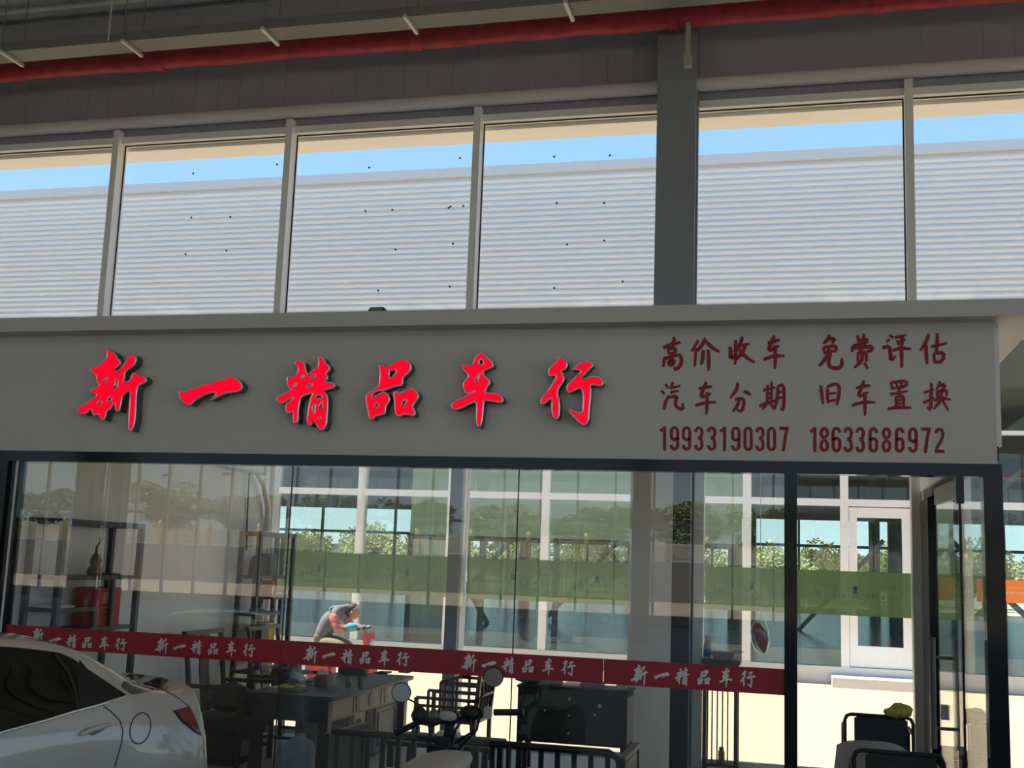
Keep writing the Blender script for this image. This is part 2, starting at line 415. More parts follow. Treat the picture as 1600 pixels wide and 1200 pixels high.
def lamp_post(x, y, z0, h, label):
    t = thing('lamp_post', label, 'lamp post', (x, y, z0), 0)
    MB().tube([(x,y,z0), (x,y,z0+h)], [.07, .045], 8).build('pole', m_alu, t)
    MB().box(x-.6, y-.12, z0+h-.05, x+.1, y+.12, z0+h+.1).build('lamp_head', m_grey, t)
lamp_post(-41.5, -53.0, 0, 7.0, 'slim white street lamp in front of the picket fence, farther from the hall corner')
lamp_post(-30.0, -40.0, 0, 6.2, 'slim white street lamp on the forecourt near the rear windows')

# ------------------------------------------------------------------ hall across the alley
YO = 24.0
trim(MB().box(-46, YO-.12, -.01, 26, YO+.2, .32), m_cap)
mb = MB(); z = 6.95; prof = []
while z < 10.70:
    prof += [(YO-.05, z), (YO-.05, z+.035), (YO+.0, z+.055), (YO+.0, z+.08)]; z += .13
k = len(prof)
mb.add([(-46, a, b) for a, b in prof] + [(26, a, b) for a, b in prof], [(i, i+1, k+i+1, k+i) for i in range(k-1)])
mb.box(-46, YO+.02, 6.95, 26, YO+.15, 10.74)
struct(mb, 'wall_opposite', m_corr)
trim(MB().box(-46, YO-.10, 10.74, 26, YO+.2, 10.95), m_cap)
trim(MB().box(-46, YO-.09, 3.46, 26, YO+.09, 3.60), m_alu)
trim(MB().box(-46, YO-.085, 4.92, 26, YO+.085, 5.00), m_alu); trim(MB().box(-46, YO-.09, 6.83, 26, YO+.09, 6.95), m_alu)
om = [-9.54+2.1*k for k in range(-17, 17)]
DX0, DX1 = .85, 2.05                   # the door bay
for x in om:
    if DX0-.3 < x < DX1+.3: continue
    trim(MB().box(x-.085, YO-.10, .30, x+.085, YO+.1, 6.9), m_alu)
trim(MB().box(DX0-.16, YO-.10, .30, DX0, YO+.1, 6.9), m_alu)
trim(MB().box(DX1-.02, YO-.10, .30, DX1+.16, YO+.1, 6.9), m_alu)
ox = sorted([x for x in om if not (DX0-.3 < x < DX1+.3)] + [DX0-.08, DX1+.07])
for a, b in zip(ox[:-1], ox[1:]):
    if abs(a-(DX0-.08)) < .01:
        window(MB().box(a+.08, YO-.006, 3.6, b-.08, YO+.006, 4.92), m_glassg); continue
    window(MB().box(a+.085, YO-.006, .32, b-.085, YO+.006, 3.46), m_glassg)
    window(MB().box(a+.085, YO-.006, 3.6, b-.085, YO+.006, 4.92), m_glassg)
for a, b in zip(ox[:-1], ox[1:]): window(MB().box(a+.086, YO-.006, 5.0, b-.086, YO+.006, 6.83), m_glassg)
d = struct(MB().box(DX0+.15, YO-.03, .72, DX1-.18, YO-.018, 3.25), 'door_1', m_glassg)
MB().box(DX0+.01, YO-.06, .33, DX0+.16, YO+.02, 3.44).box(DX1-.19, YO-.06, .33, DX1-.03, YO+.02, 3.44).box(DX0+.16, YO-.06, 3.24, DX1-.19, YO+.02, 3.44).box(DX0+.16, YO-.06, .33, DX1-.19, YO+.02, .74).build('door_frame', m_alu, d)
MB().box(DX1-.15, YO-.09, 1.75, DX1-.08, YO-.06, 2.1).build('door_handle', m_gal, d)
trim(MB().box(DX0-.35, YO-.85, -.01, DX1+.3, YO-.12, .17), m_cap)
# inside the opposite hall
struct(MB().box(-46, YO+.2, -.3, 26, 64, .30), 'floor_opposite', m_floor2)
struct(MB().box(-46, YO+.21, 10.5, 26, 64.4, 10.75), 'ceiling_opposite', m_grey)
struct(MB().box(-46, 63.9, 4.9, 26, 64.2, 10.9), 'wall_opposite_far', m_dkint)
for x in [-44+2.3*k for k in range(30)]:
    trim(MB().box(x-.06, 63.9, .3, x+.06, 64.1, 4.9), m_dkint)
trim(MB().box(-46, 63.9, 3.45, 26, 64.1, 3.6), m_dkint)
pp = MB().tube([(-46, 62.0, 7.3), (26, 62.0, 7.3)], .16, 8).build('fire_pipe', m_redwrap)
tag(pp, 'dark red pipe along the far wall of the hall across the alley', 'pipe')
# beige shop boxes deep inside it
for nm, a, b, lb in (('shop_unit', -9.4, -3.9, 'wide beige topped shop unit seen through the windows across the alley'), ('shop_unit', -3.3, -1.4, 'short beige topped shop unit beside the grey pillar across the alley'), ('shop_unit', -30.0, -13.2, 'long beige topped shop unit at the far left across the alley')):
    t = thing(nm, lb, 'shop unit', (a, 27, .3))
    MB().box(a, 26.9, 2.70, b, 27.1, 4.7).build('fascia', m_beige, t)
    mb = MB(); x = a
    while x < b+.01:
        mb.box(x-.06, 26.95, .3, x+.06, 27.1, 2.69); x += (b-a)/max(1, round((b-a)/1.8))
    mb.box(a+.07, 26.95, 2.58, b-.07, 27.1, 2.69); mb.build('frame', m_dkint, t)
    MB().box(a+.07, 26.96, .3, a+1.0, 27.0, 2.57).build('blind_panel', m_beige, t)
NB = 0
for p, q in (((-11.6, 33, 4.2), (-9.0, 33, .3)), ((-11.4, 36, .3), (-8.4, 36, 3.6)), ((-8.0, 36, .3), (-5.0, 36, 3.6)), ((-.2, 38, .3), (2.4, 38, 3.2)), ((3.2, 30, 3.1), (5.4, 30, 1.0)), ((3.0, 30.8, .3), (5.2, 30.8, 2.1)), ((-4.6, 37.5, .3), (-6.2, 37.5, 2.6)), ((3.3, 30.3, 3.0), (5.2, 30.3, 4.8))):
    NB += 1; o = MB().bar(p, q, .13).build('diagonal_brace', m_grey)
    tag(o, ['steel diagonal brace falling to the right behind the left windows across the alley', 'steel diagonal brace rising right under the beige fascia across the alley', 'second rising steel brace under the beige fascia across the alley', 'steel diagonal brace behind the white door across the alley', 'steel brace falling right behind the orange film', 'steel brace rising right below the orange film', 'steel diagonal brace leaning left behind the wide beige shop unit', 'upper steel brace rising to the right above the orange film'][NB-1], 'brace')
for k, x in enumerate((-12.5, -2.3, 2.9, 7.9)):
    for yy in (40.0, 52.0):
        NC += 1; struct(MB().box(x-.22, yy-.2, .3, x+.22, yy+.2, 10.9), 'column_%d' % NC, m_dkint)
tp2 = tree_proto(4.0, 2.2, 2600, m_fol, 'round green tree seen through the hall across the alley', 'trees beyond the opposite hall', .7); tp2.location = (-64, 90, 0)
for i in range(1, 30): dup(tp2, (-62+3.0*i, 84+(i % 2)*6, 0), random.uniform(0, 6)).scale = (1, 1, random.uniform(.8, 1.15))
for x, y, w, h, lb in ((-46, 98, 15, 2.6, 'long pale building far beyond the opposite hall, at the left end'), (-14, 92, 9, 2.4, 'low pale house far beyond the opposite hall, on the left'), (-3, 95, 8, 2.4, 'pale two storey house far beyond the opposite hall, in the middle')):
    t = thing('house', lb, 'house', (x, y, 0)); MB().box(x, y, 0, x+w, y+5, h).build('house_walls', m_house, t)
    MB().prism([(x-.3, y-.3, h), (x+w+.3, y-.3, h), (x+w*.5, y-.3, h+.8)], (0, 5.6, 0)).build('house_roof', m_grey, t)
# orange film band on the glass to the right
def film(name, x0, x1, y, z0, z1, m, mt, mb_, label, group, mir):
    t = thing(name, label, 'window film', (x0, y, z0), 0, group)
    MB().box(x0, y-.003, z0, x1, y, z1).build('film', m, t)
    w = x1-x0; h = z1-z0; rnd = random.Random(3)
    def X(u): return (x1-u) if mir else (x0+u)
    mb = MB()
    def dash(u0, v0, n, s, g):
        for i in range(n):
            u = u0+i*g
            if u+s > w-.04: break
            for kk in range(3):
                a = rnd.uniform(0, s*.3); b = rnd.uniform(s*.6, s); v = v0+kk*s*.36
                mb.box(X(u+a), y-.004, z0+v, X(u+b), y-.0031, z0+v+s*.16)
            a = rnd.uniform(.1, .8)*s; mb.box(X(u+a), y-.004, z0+v0, X(u+a+s*.16), y-.0031, z0+v0+s*.9)
    dash(.12, h*.40, 24, h*.085, h*.105); dash(.12+w*.62, h*.60, 9, h*.055, h*.075); dash(.12, h*.62, 6, h*.05, h*.075)
    mb.box(X(.14+h), y-.004, z0+h*.65, X(w*.46), y-.0031, z0+h*.66)
    mb.build('film_text', mt, t)
    MB().disc((X(w*.53), y-.0031, z0+h*.62), (0,-1,0), h*.05, .001, 14).prism([(X(w*.53-.03), y-.0031, z0+h*.50), (X(w*.53+.03), y-.0031, z0+h*.50), (X(w*.53), y-.0031, z0+h*.60)], (0,-.001,0)).build('film_logo', mb_, t)
for a, b, lb in ((3.2, 5.3, 'orange film band with pale print on the glass across the alley, right of the shop'), (2.16, 3.0, 'short orange film band on the glass across the alley next to the white door')):
    film('window_film', a, b, YO-.10, 1.69, 2.12, m_orange, m_paper, m_paper, lb, None, False)

# ------------------------------------------------------------------ shop shell
XL, XR = -6.38, 1.20
struct(MB().box(-14, YG-.19, 3.86, 1.54, YF-.2, 3.976), 'slab_shop', m_cap)
struct(MB().box(XL-.10, YG+.1, 0, XL, YF-.1, 3.86), 'wall_shop_left', m_white)
struct(MB().box(XR, YG+.12, 3.02, XR+.1, YF-.2, 3.86), 'wall_shop_right', m_white)
p = MB().box(XR+.02, YG+.12, 2.92, XR+.08, YF-.2, 3.02).box(XR, 12.25, 0, XR+.09, 13.0, 2.92).box(XR+.02, 10.3, 0, XR+.08, 10.36, 2.92).box(XR+.02, YG+.12, 0, XR+.08, YF-.2, .08)
trim(p, m_black)
window(MB().box(XR+.045, YG+.14, .08, XR+.057, 12.25, 2.92), m_glass)
trim(MB().box(-14, YG-.05, 2.80, 1.27, YG+.08, 2.885), m_black)                 # lintel
trim(MB().box(1.15, YG-.06, 0, 1.27, YG+.08, 2.80), m_black)
trim(MB().box(-.135, YG-.05, 0, -.05, YG+.07, 2.80), m_black)
trim(MB().box(-6.47, YG-.05, 0, -6.385, YG+.07, 2.80).box(-6.385, YG-.02, 0, -6.33, YG+.06, 2.80).box(-6.30, YG-.03, 0, -6.275, YG+.05, 2.80), m_black)
trim(MB().box(-6.33, YG-.02, 0, -6.30, YG+.05, 2.80), m_alu)
PANES = [(-6.275, -3.853), (-3.847, -2.043), (-2.037, -.135)]
for a, b in PANES: window(MB().box(a, YG-.005, .04, b, YG+.007, 2.80), m_glassf)
for a, b in zip((-3.853, -2.043), (-3.847, -2.037)):
    trim(MB().box(a, YG-.006, .04, b, YG+.008, 2.80), m_gasket)
window(MB().box(1.02, YG-.005, .04, 1.15, YG+.007, 2.80), m_glass)
window(MB().box(-14, YG-.005, .04, -6.47, YG+.007, 2.80), m_glass)
trim(MB().box(-14, YG-.04, 0, -.135, YG+.05, .04), m_black)
struct(MB().box(-1.87, 12.66, 0, -1.40, 13.09, 3.9), 'pillar_cladding', m_white)
trim(MB().box(-1.395, 12.655, 0, -1.205, 12.685, 3.9), m_black)
trim(MB().box(-1.20, 13.0, 0, -1.09, 13.16, 3.9), m_alu)
trim(MB().box(-4.05, 12.95, 0, -3.90, 13.03, 3.9), m_col)
trim(MB().box(-6.38, 12.98, 0, -6.33, 13.12, 3.9), m_alu)
m_tile = mat('shop_floor_tile', (.55,.55,.54), .3, noise=.05, nscale=2)
struct(MB().box(XL, YG+.1, -.02, XR, YF-.1, .004), 'floor_shop', m_tile)
# open glass door
D = struct(MB().add([(1.0, YG+.0, .03), (1.012, YG+.0, .03), (.962, 9.10, .03), (.950, 9.10, .03), (1.0, YG+.0, 2.79), (1.012, YG, 2.79), (.962, 9.10, 2.79), (.950, 9.10, 2.79)],
    [(0,3,2,1),(4,5,6,7),(0,1,5,4),(1,2,6,5),(2,3,7,6),(3,0,4,7)]), 'door_2', m_glass)
def dl(s, off, z): return Vector((1.006-.05*s/.9+off, YG+s, z))
MB().bar(dl(0, 0, 2.72), dl(.90, 0, 2.72), .035, .12).bar(dl(0, 0, .06), dl(.90, 0, .06), .035, .10).build('door_rail', m_gal, D)
MB().bar(dl(-.01, 0, 2.62), dl(-.01, 0, 2.80), .05, .06).bar(dl(0, 0, .03), dl(0, 0, 2.7), .014).build('door_pivot', m_black, D)
h1 = MB()
for o_ in (-.083, .083): h1.tube([dl(.68, o_, .93), dl(.68, o_, 1.70)], .021, 10)
for z in (1.07, 1.56): h1.tube([dl(.68, -.083, z), dl(.68, .083, z)], .012, 8)
h1.build('door_handle', m_tray, D)
MB().bar(dl(.72, -.03, 1.18), dl(.72, .03, 1.18), .07, .10).build('door_lock', m_pale, D)

# ------------------------------------------------------------------ the sign
HAN = {
 'xin': ((110,535,7.5), [[(415,80),(470,95),(530,135),(545,185),(580,215),(590,250),(545,290),(500,325),(560,335),(600,290),(650,225),(680,160),(720,135),(765,165),(770,210),(740,275),(680,310),(630,360),(632,400),(625,475),(700,450),(715,390),(745,355),(785,370),(805,395),(860,390),(890,430),(880,465),(820,490),(785,520),(770,600),(765,720),(755,900),(730,1010),(705,1050),(680,1000),(685,850),(695,700),(705,555),(610,615),(595,690),(575,800),(550,815),(525,780),(525,700),(505,720),(480,770),(420,805),(405,880),(385,925),(345,870),(330,835),(280,860),(255,820),(245,770),(180,835),(120,845),(75,795),(90,770),(180,715),(290,640),(310,610),(240,590),(240,550),(290,535),(350,495),(300,465),(310,390),(250,355),(225,310),(260,295),(350,260),(380,220),(425,190),(430,140)],
   [(545,425),(555,450),(545,540),(500,545),(525,500),(520,450)], [(365,475),(420,415),(445,410),(420,445)], [(305,730),(340,690),(380,690),(350,725)], [(435,655),(495,635),(460,700),(440,710)]]),
 'yi': ((270,570,12.308), [[(140,490),(205,525),(280,495),(400,445),(550,400),(700,350),(850,310),(1000,265),(1110,230),(1190,245),(1260,295),(1310,350),(1335,420),(1310,480),(1240,515),(1100,530),(1000,540),(930,580),(830,625),(760,670),(710,680),(770,620),(860,530),(760,530),(640,560),(500,630),(430,680),(370,750),(310,775),(230,745),(170,690),(135,620),(110,540)]]),
 'jing': ((420,545,8.571), [[(655,105),(700,100),(745,145),(765,205),(800,225),(815,265),(790,305),(760,330),(785,375),(770,420),(725,455),(790,450),(850,455),(885,490),(870,520),(790,540),(720,560),(760,590),(785,650),(785,770),(775,900),(770,1000),(740,1075),(695,1095),(650,1030),(590,950),(565,1030),(535,1030),(510,960),(520,850),(545,720),(565,640),(600,575),(520,610),(430,645),(410,700),(395,780),(390,860),(390,950),(370,1000),(335,985),(320,920),(330,830),(285,860),(245,865),(225,800),(225,745),(290,700),(345,640),(280,670),(200,725),(140,735),(100,680),(110,650),(200,605),(310,545),(275,535),(240,470),(240,400),(250,360),(280,380),(340,375),(370,345),(395,290),(390,230),(345,215),(350,180),(400,155),(445,165),(480,200),(485,270),(520,340),(530,375),(555,310),(600,275),(660,245),(665,180)],
   [(600,340),(635,350),(575,410),(550,410)], [(505,510),(545,470),(600,475),(540,520)], [(630,625),(710,620),(710,665),(625,665)], [(580,790),(605,740),(630,745),(610,800),(620,865),(600,870)], [(690,740),(715,690),(718,800),(665,800)], [(650,930),(695,905),(695,950)], [(430,400),(455,345),(470,355),(455,400)], [(325,530),(355,450),(372,465),(345,520)]]),
 'pin': ((560,550,10), [[(315,210),(370,200),(430,230),(530,180),(640,125),(700,105),(760,130),(815,190),(820,260),(780,330),(700,390),(680,430),(690,490),(660,530),(600,530),(500,560),(400,605),(300,600),(215,660),(205,705),(260,690),(330,655),(390,625),(450,650),(485,710),(480,770),(425,850),(415,910),(410,965),(340,980),(260,1000),(220,1055),(180,1055),(155,1000),(145,900),(115,780),(115,690),(150,650),(230,590),(320,530),(330,400),(335,290)],
   [(480,280),(560,285),(605,275),(560,360),(510,410),(475,405)], [(250,820),(330,795),(300,860),(250,865)],
   [(545,640),(560,620),(610,625),(650,650),(720,610),(810,560),(880,590),(935,660),(930,720),(880,790),(835,860),(875,910),(880,980),(850,1000),(760,975),(690,975),(625,1015),(580,970),(565,880),(565,780),(555,700)], [(670,790),(700,760),(770,740),(730,810),(685,860)]]),
 'che': ((690,540,8), [[(480,75),(510,90),(560,140),(620,195),(650,255),(600,285),(510,320),(530,375),(590,420),(605,470),(555,530),(535,590),(620,595),(700,590),(745,630),(770,680),(750,710),(690,705),(600,690),(525,685),(515,780),(505,900),(490,980),(465,1040),(440,980),(430,900),(435,780),(435,700),(350,725),(270,770),(180,805),(120,775),(115,730),(200,680),(320,630),(430,560),(400,570),(330,605),(290,580),(265,510),(270,460),(330,400),(335,360),(290,320),(220,250),(300,245),(380,245),(400,190),(430,130)],
   [(490,160),(515,180),(530,225),(500,240),(465,235),(470,190)], [(495,325),(460,380),(450,450),(410,445),(440,390)]]),
 'xing': ((830,545,8.889), [[(380,110),(440,130),(490,170),(495,240),(470,285),(405,305),(440,350),(455,420),(430,480),(370,550),(360,640),(385,700),(390,800),(380,960),(335,985),(290,910),(280,800),(290,670),(240,710),(180,765),(130,765),(125,710),(200,620),(270,530),(330,430),(350,360),(300,370),(260,385),(235,340),(240,270),(310,215),(360,170)],
   [(555,295),(600,250),(650,210),(730,180),(800,165),(850,210),(850,240),(800,290),(740,350),(690,430),(760,415),(850,385),(930,385),(985,430),(1000,490),(960,515),(880,500),(810,500),(825,560),(815,700),(800,850),(790,1010),(740,1065),(690,1040),(620,970),(540,890),(490,820),(550,840),(640,885),(710,890),(720,760),(725,640),(700,550),(670,540),(600,575),(530,610),(495,580),(490,510),(560,450),(640,370),(700,310),(650,290),(590,285)]]),
}
sg = MB().box(-14, YG-.005, 2.885, 1.25, YG+.10, 3.86).build('shop_sign', m_sign)
tag(sg, 'long pale sign board over the shop front with raised red characters and phone numbers', 'shop sign')
GL = {}
for k, ((x0, y0, sc), loops) in HAN.items():
    GL[k] = [[(x0+u/sc, y0+v/sc) for u, v in lp] for lp in loops]
    lps = [smooth_loop(lp) for lp in GL[k]]
    fr = YG-.105
    L = curve_mesh('sign_letter', lps, m_led, sg, .012, lambda u, v: atY(u, v, fr))
    L['label'] = 'glowing red raised character'
    curve_mesh('letter_return', lps, m_letterside, L, .088, lambda u, v: atY(u, v, fr) + Vector((0, .012, 0)))
    mb = MB()
    for lp in lps:
        pts = [atY(u, v, fr) + Vector((0, .002, 0)) for u, v in lp]; mb.tube(pts+pts[:2], .0085, 6, cap=False)
    mb.build('letter_trim', m_trimlight, L)
def ribbon(mb, pts, w, fn, y, taper=.62):
    P = [Vector(p) for p in pts]; n = len(P)
    if n > 2:                                        # round the bends a little
        q = [P[0]]
        for i in range(1, n-1): q += [P[i].lerp(P[i-1], .25), P[i].lerp(P[i+1], .25)]
        P = q + [P[-1]]; n = len(P)
    Lf, Rt = [], []
    for i in range(n):
        t = (P[min(i+1, n-1)]-P[max(i-1, 0)]).normalized(); nn = Vector((-t.y, t.x))
        k = w/2*(1.0 if i < n-1 else taper)*(.86 if i == 0 else 1.05)
        e = t*(-w*.22 if i == 0 else (w*.25 if i == n-1 else 0))
        Lf.append(P[i]+nn*k+(e if i == 0 else Vector((0,0)))); Rt.append(P[i]-nn*k)
        if i == n-1: Lf[-1] += e; Rt[-1] += e*.3
    top = [fn(*p) for p in Lf] + [fn(*p) for p in reversed(Rt)]
    for p in top: p.y = y
    k = len(top)//2; vs = top + [p+Vector((0,.0025,0)) for p in top]; m = len(top)
    fs = [(i, i+1, m-2-i, m-1-i) for i in range(k-1)] + [(i, (i+1) % m, m+(i+1) % m, m+i) for i in range(m)]
    mb.add(vs, fs)
A = (1020, 510, 5.714); B = (1250, 510, 5.716)
TXT = [
 ('slogan', A, 33, [[(185,98),(200,130)],[(95,190),(150,170),(245,142)],[(198,115),(165,160)],[(138,200),(143,240)],[(140,205),(190,190),(205,215),(185,248),(145,240)],[(95,292),(150,276),(240,252)],[(103,292),(97,360)],[(240,254),(262,300),(245,352),(210,386),(190,374)],[(150,305),(190,302),(190,328),(165,350),(140,330),(150,308)],
   [(405,128),(350,222)],[(387,195),(376,352)],[(470,110),(440,170),(400,220)],[(475,135),(530,192),(592,226)],[(452,215),(446,290),(435,338)],[(496,212),(501,300),(499,392)],
   [(690,185),(700,232),(686,292),(742,258)],[(740,128),(742,230),(735,338)],[(800,98),(782,160),(760,205)],[(792,172),(860,155)],[(832,162),(800,238),(745,300)],[(770,202),(815,262),(905,322)],
   [(1028,148),(1080,136),(1130,122)],[(1085,88),(1060,150),(1032,205),(1052,216),(1122,178)],[(988,300),(1070,266),(1172,264)],[(1092,172),(1096,270),(1090,378)]]),
 ('slogan', A, 30, [[(115,520),(138,548)],[(82,578),(104,604)],[(100,742),(112,685),(138,620)],[(182,500),(158,556)],[(165,552),(242,532)],[(160,592),(228,576)],[(140,636),(222,618),(200,680),(214,724),(272,748),(268,690)],
   [(414,556),(470,546),(527,538)],[(480,498),(452,560),(428,622),(450,632),(517,602)],[(382,708),(470,680),(564,678)],[(484,590),(486,700),(479,784)],
   [(760,505),(748,570),(694,640)],[(812,582),(845,590),(874,612)],[(735,655),(802,640),(818,685),(795,764),(755,748)],[(772,660),(754,712),(716,762)],
   [(988,572),(1092,546)],[(1025,528),(1018,690)],[(1062,498),(1060,682)],[(1026,602),(1058,596)],[(1024,645),(1058,638)],[(952,712),(1010,690),(1090,662)],[(1012,700),(982,742)],[(1050,690),(1075,730)],[(1118,540),(1112,650),(1086,742)],[(1118,538),(1166,518),(1174,620),(1166,752),(1142,736)],[(1122,592),(1162,582)],[(1120,642),(1160,632)]]),
 ('slogan', B, 33, [[(265,78),(240,130),(212,152)],[(252,115),(316,106),(288,152)],[(208,190),(220,238)],[(212,190),(300,175),(328,190),(310,232)],[(216,236),(304,220)],[(260,182),(250,250),(220,302),(174,352)],[(275,240),(250,320),(272,372),(350,376),(376,350),(372,290)],
   [(515,85),(532,215)],[(570,70),(566,150),(545,232)],[(512,130),(600,112),(594,150),(520,166),(470,180),(468,226)],[(470,195),(590,185),(648,180),(640,216),(600,226)],[(520,238),(514,312)],[(520,240),(592,230),(592,312)],[(556,250),(550,312),(488,368)],[(575,330),(606,378)],
   [(800,78),(832,102)],[(738,192),(800,175),(806,250),(810,312),(852,268)],[(770,135),(800,120)],[(850,100),(942,80)],[(870,130),(882,162)],[(932,108),(912,160)],[(830,215),(900,196),(986,202)],[(905,98),(906,230),(910,364)],
   [(1150,72),(1122,150),(1076,214)],[(1126,168),(1126,260),(1136,334)],[(1172,182),(1308,152)],[(1224,66),(1226,150),(1215,236)],[(1196,250),(1202,325)],[(1196,246),(1284,230),(1276,312),(1200,325)]]),
 ('slogan', B, 30, [[(186,532),(196,620),(206,692)],[(246,560),(244,640),(254,684)],[(240,542),(320,510),(354,540),(346,630),(328,702)],[(256,604),(322,594)],[(258,668),(328,656)],
   [(502,552),(565,536),(622,527)],[(572,488),(546,560),(518,612),(540,626),(608,590)],[(468,708),(560,676),(668,680)],[(578,590),(581,690),(580,794)],
   [(814,505),(822,562)],[(815,502),(956,486),(946,538),(825,556)],[(860,500),(866,546)],[(906,494),(906,540)],[(808,608),(956,580)],[(886,560),(880,622)],[(856,632),(856,728)],[(856,632),(926,616),(926,722)],[(860,664),(922,654)],[(860,694),(922,686)],[(784,738),(880,722),(988,728)],
   [(1108,592),(1192,566)],[(1174,508),(1170,620),(1166,756),(1138,726)],[(1102,682),(1192,640)],[(1250,496),(1222,564)],[(1240,530),(1302,518),(1268,572)],[(1224,582),(1230,642)],[(1226,586),(1312,565),(1306,622)],[(1198,662),(1260,642),(1342,654)],[(1266,580),(1252,670),(1194,738)],[(1272,660),(1322,748)]]),
]
for nm, (x0, y0, sc), w, strokes in TXT:
    mb = MB()
    for i, st in enumerate(strokes):
        ribbon(mb, st, w, lambda u, v: atY(x0+u/sc, y0+v/sc, YG), YG-.0075-.00004*i)
    mb.build(nm, m_vinyl, sg)
def arc(cx, cy, rx, ry, a0, a1, n=9): return [(cx+rx*math.cos(R(a0+(a1-a0)*i/n)), cy-ry*math.sin(R(a0+(a1-a0)*i/n))) for i in range(n+1)]
DIG = {  # strokes in a box one unit high and about .36 wide, y down, stroke .13
 '0': [arc(.18,.23,.125,.17,0,180)+[(.055,.5),(.055,.77)]+arc(.18,.77,.125,.17,180,360)[1:]+[(.305,.5),(.305,.23)]],
 '1': [[(.02,.20),(.12,.14),(.20,.07)],[(.20,.02),(.20,1.0)]],
 '2': [arc(.18,.23,.125,.17,180,0)+[(.30,.36),(.22,.56),(.08,.80),(.06,.94)],[(.0,.935),(.37,.935)]],
 '3': [arc(.18,.23,.125,.17,180,-20)+[(.27,.42),(.15,.48)],[(.15,.48),(.27,.54)]+arc(.18,.77,.125,.17,20,-180)],
 '6': [arc(.18,.23,.125,.17,0,180)+[(.055,.5),(.055,.77)]+arc(.18,.77,.125,.17,180,360)[1:]+[(.305,.62)]+arc(.18,.60,.125,.15,0,150)],
 '7': [[(.0,.065),(.37,.065)],[(.31,.08),(.24,.4),(.16,1.0)]],
 '8': [arc(.18,.245,.12,.18,-90,270,16),arc(.18,.735,.125,.20,-90,270,16)],
 '9': [arc(.18,.77,.125,.17,180,360)+[(.305,.5),(.305,.23)]+arc(.18,.23,.125,.17,0,180)[1:]+[(.055,.38)]+arc(.18,.40,.125,.15,180,330)],
}
for (x0, y0, sc), s, cxs, top, hh, dy in ((A, '19933190307', (102,195,302,412,527,637,742,852,957,1060,1170), 890, 219, 8), (B, '18633686972', (128,217,325,430,537,655,772,890,1008,1122,1245), 896, 228, 8)):
    mb = MB(); i = 0
    for ch, cx in zip(s, cxs):
        for st in DIG[ch]:
            i += 1
            ww = .122 if not (ch in '27' and st[0][1] == st[-1][1]) else .13
            P = st; fn = lambda u, v: atY(x0+(cx+(u-.18)*hh*1.04)/sc, y0+(top+dy*(cx-100)/1100+v*hh)/sc, YG)
            n = len(P); Lf, Rt = [], []
            for k in range(n):
                t = (Vector(P[min(k+1, n-1)])-Vector(P[max(k-1, 0)])).normalized(); nn = Vector((-t.y, t.x))*ww/2
                Lf.append(Vector(P[k])+nn); Rt.append(Vector(P[k])-nn)
            tp_ = [fn(*p) for p in Lf]+[fn(*p) for p in reversed(Rt)]
            for p in tp_: p.y = YG-.0075-.00004*i
            m = 2*n
            mb.add(tp_+[p+Vector((0,.0025,0)) for p in tp_], [(k, k+1, m-2-k, m-1-k) for k in range(n-1)]+[(k, (k+1) % m, m+(k+1) % m, m+k) for k in range(m)])
    mb.build('phone_number', m_vinyl, sg)
# red band on the glass
BT = [[(58,993.5),(86,1000),(111.5,1002),(136,1004),(162.5,1005.7),(189,1007)],
      [(252.5,1009.5),(280.5,1011),(306.6,1011.7),(332.8,1013.6),(360.8,1014),(389,1016.4)],
      [(485,1022.6),(513.7,1024),(542,1026),(570.4,1027.6),(600,1028.5),(629.8,1030)],
      [(732.6,1035.8),(764,1038),(794,1039.6),(825,1041),(856.5,1042.3),(888.3,1044)],
      [(998.6,1055),(1033.8,1055.8),(1065.4,1057.2),(1099.8,1058.6),(1134,1059),(1168.5,1061)]]
zt, zb = atY(1227, 1045.6, YG-.012).z, atY(1227, 1086.5, YG-.012).z
xs = [atY(4, 976, YG-.012).x, -3.85, atY(943, 1040, YG-.012).x, atY(1227.5, 1050, YG-.012).x]
for i, (a, b, tx, lb) in enumerate(((xs[0], xs[1], (0, 1), 'red vinyl band with silver characters on the left pane, partly behind the white car'), (xs[1], xs[2], (2, 3), 'red vinyl band with silver characters in the middle, above the tea table and the scooter'), (xs[2], xs[3], (4,), 'shorter red vinyl band with silver characters between the dark cabinet and the door post'))):
    bd = MB().box(a+.002, YG-.012, zb, b-.002, YG-.0085, zt).build('vinyl_band', m_band)
    tag(bd, lb, 'vinyl band', 'red bands on the shop glass')
    for t in tx:
        pts = BT[t]; s = .70*(pts[5][0]-pts[0][0])/5/95
        for (cx, cy), k in zip(pts, HAN):
            us = [p[0] for lp in GL[k] for p in lp]; vs = [p[1] for lp in GL[k] for p in lp]; uc = (min(us)+max(us))/2; vc = (min(vs)+max(vs))/2
            curve_mesh('band_letter', GL[k], m_silver, bd, .0015, lambda u, v: atY(cx+(u-uc)*s, cy+(v-vc)*s*1.02, YG-.0138))
# green films on the hall windows (read from the alley, so mirrored from here)
gl = ['first green film from the left wall, behind the second display rack', 'second green film, above the person on the red scooter', 'third green film, right of the grey window post', 'fourth green film, just left of the grey pillar', 'fifth green film, behind the plant stand', 'sixth green film, seen through the doorway']
fx = [(-6.33, -5.12), (-5.12, -4.06), (-3.86, -2.70), (-2.70, -1.88), (-1.085, .02), (.02, 1.11)]
for (a, b), lb in zip(fx, gl):
    film('window_film', a+.0006, b-.0006, YF-.004, 1.68, 2.155, m_green, m_filmtext, m_filmblue, lb, 'green films on the hall windows', True)

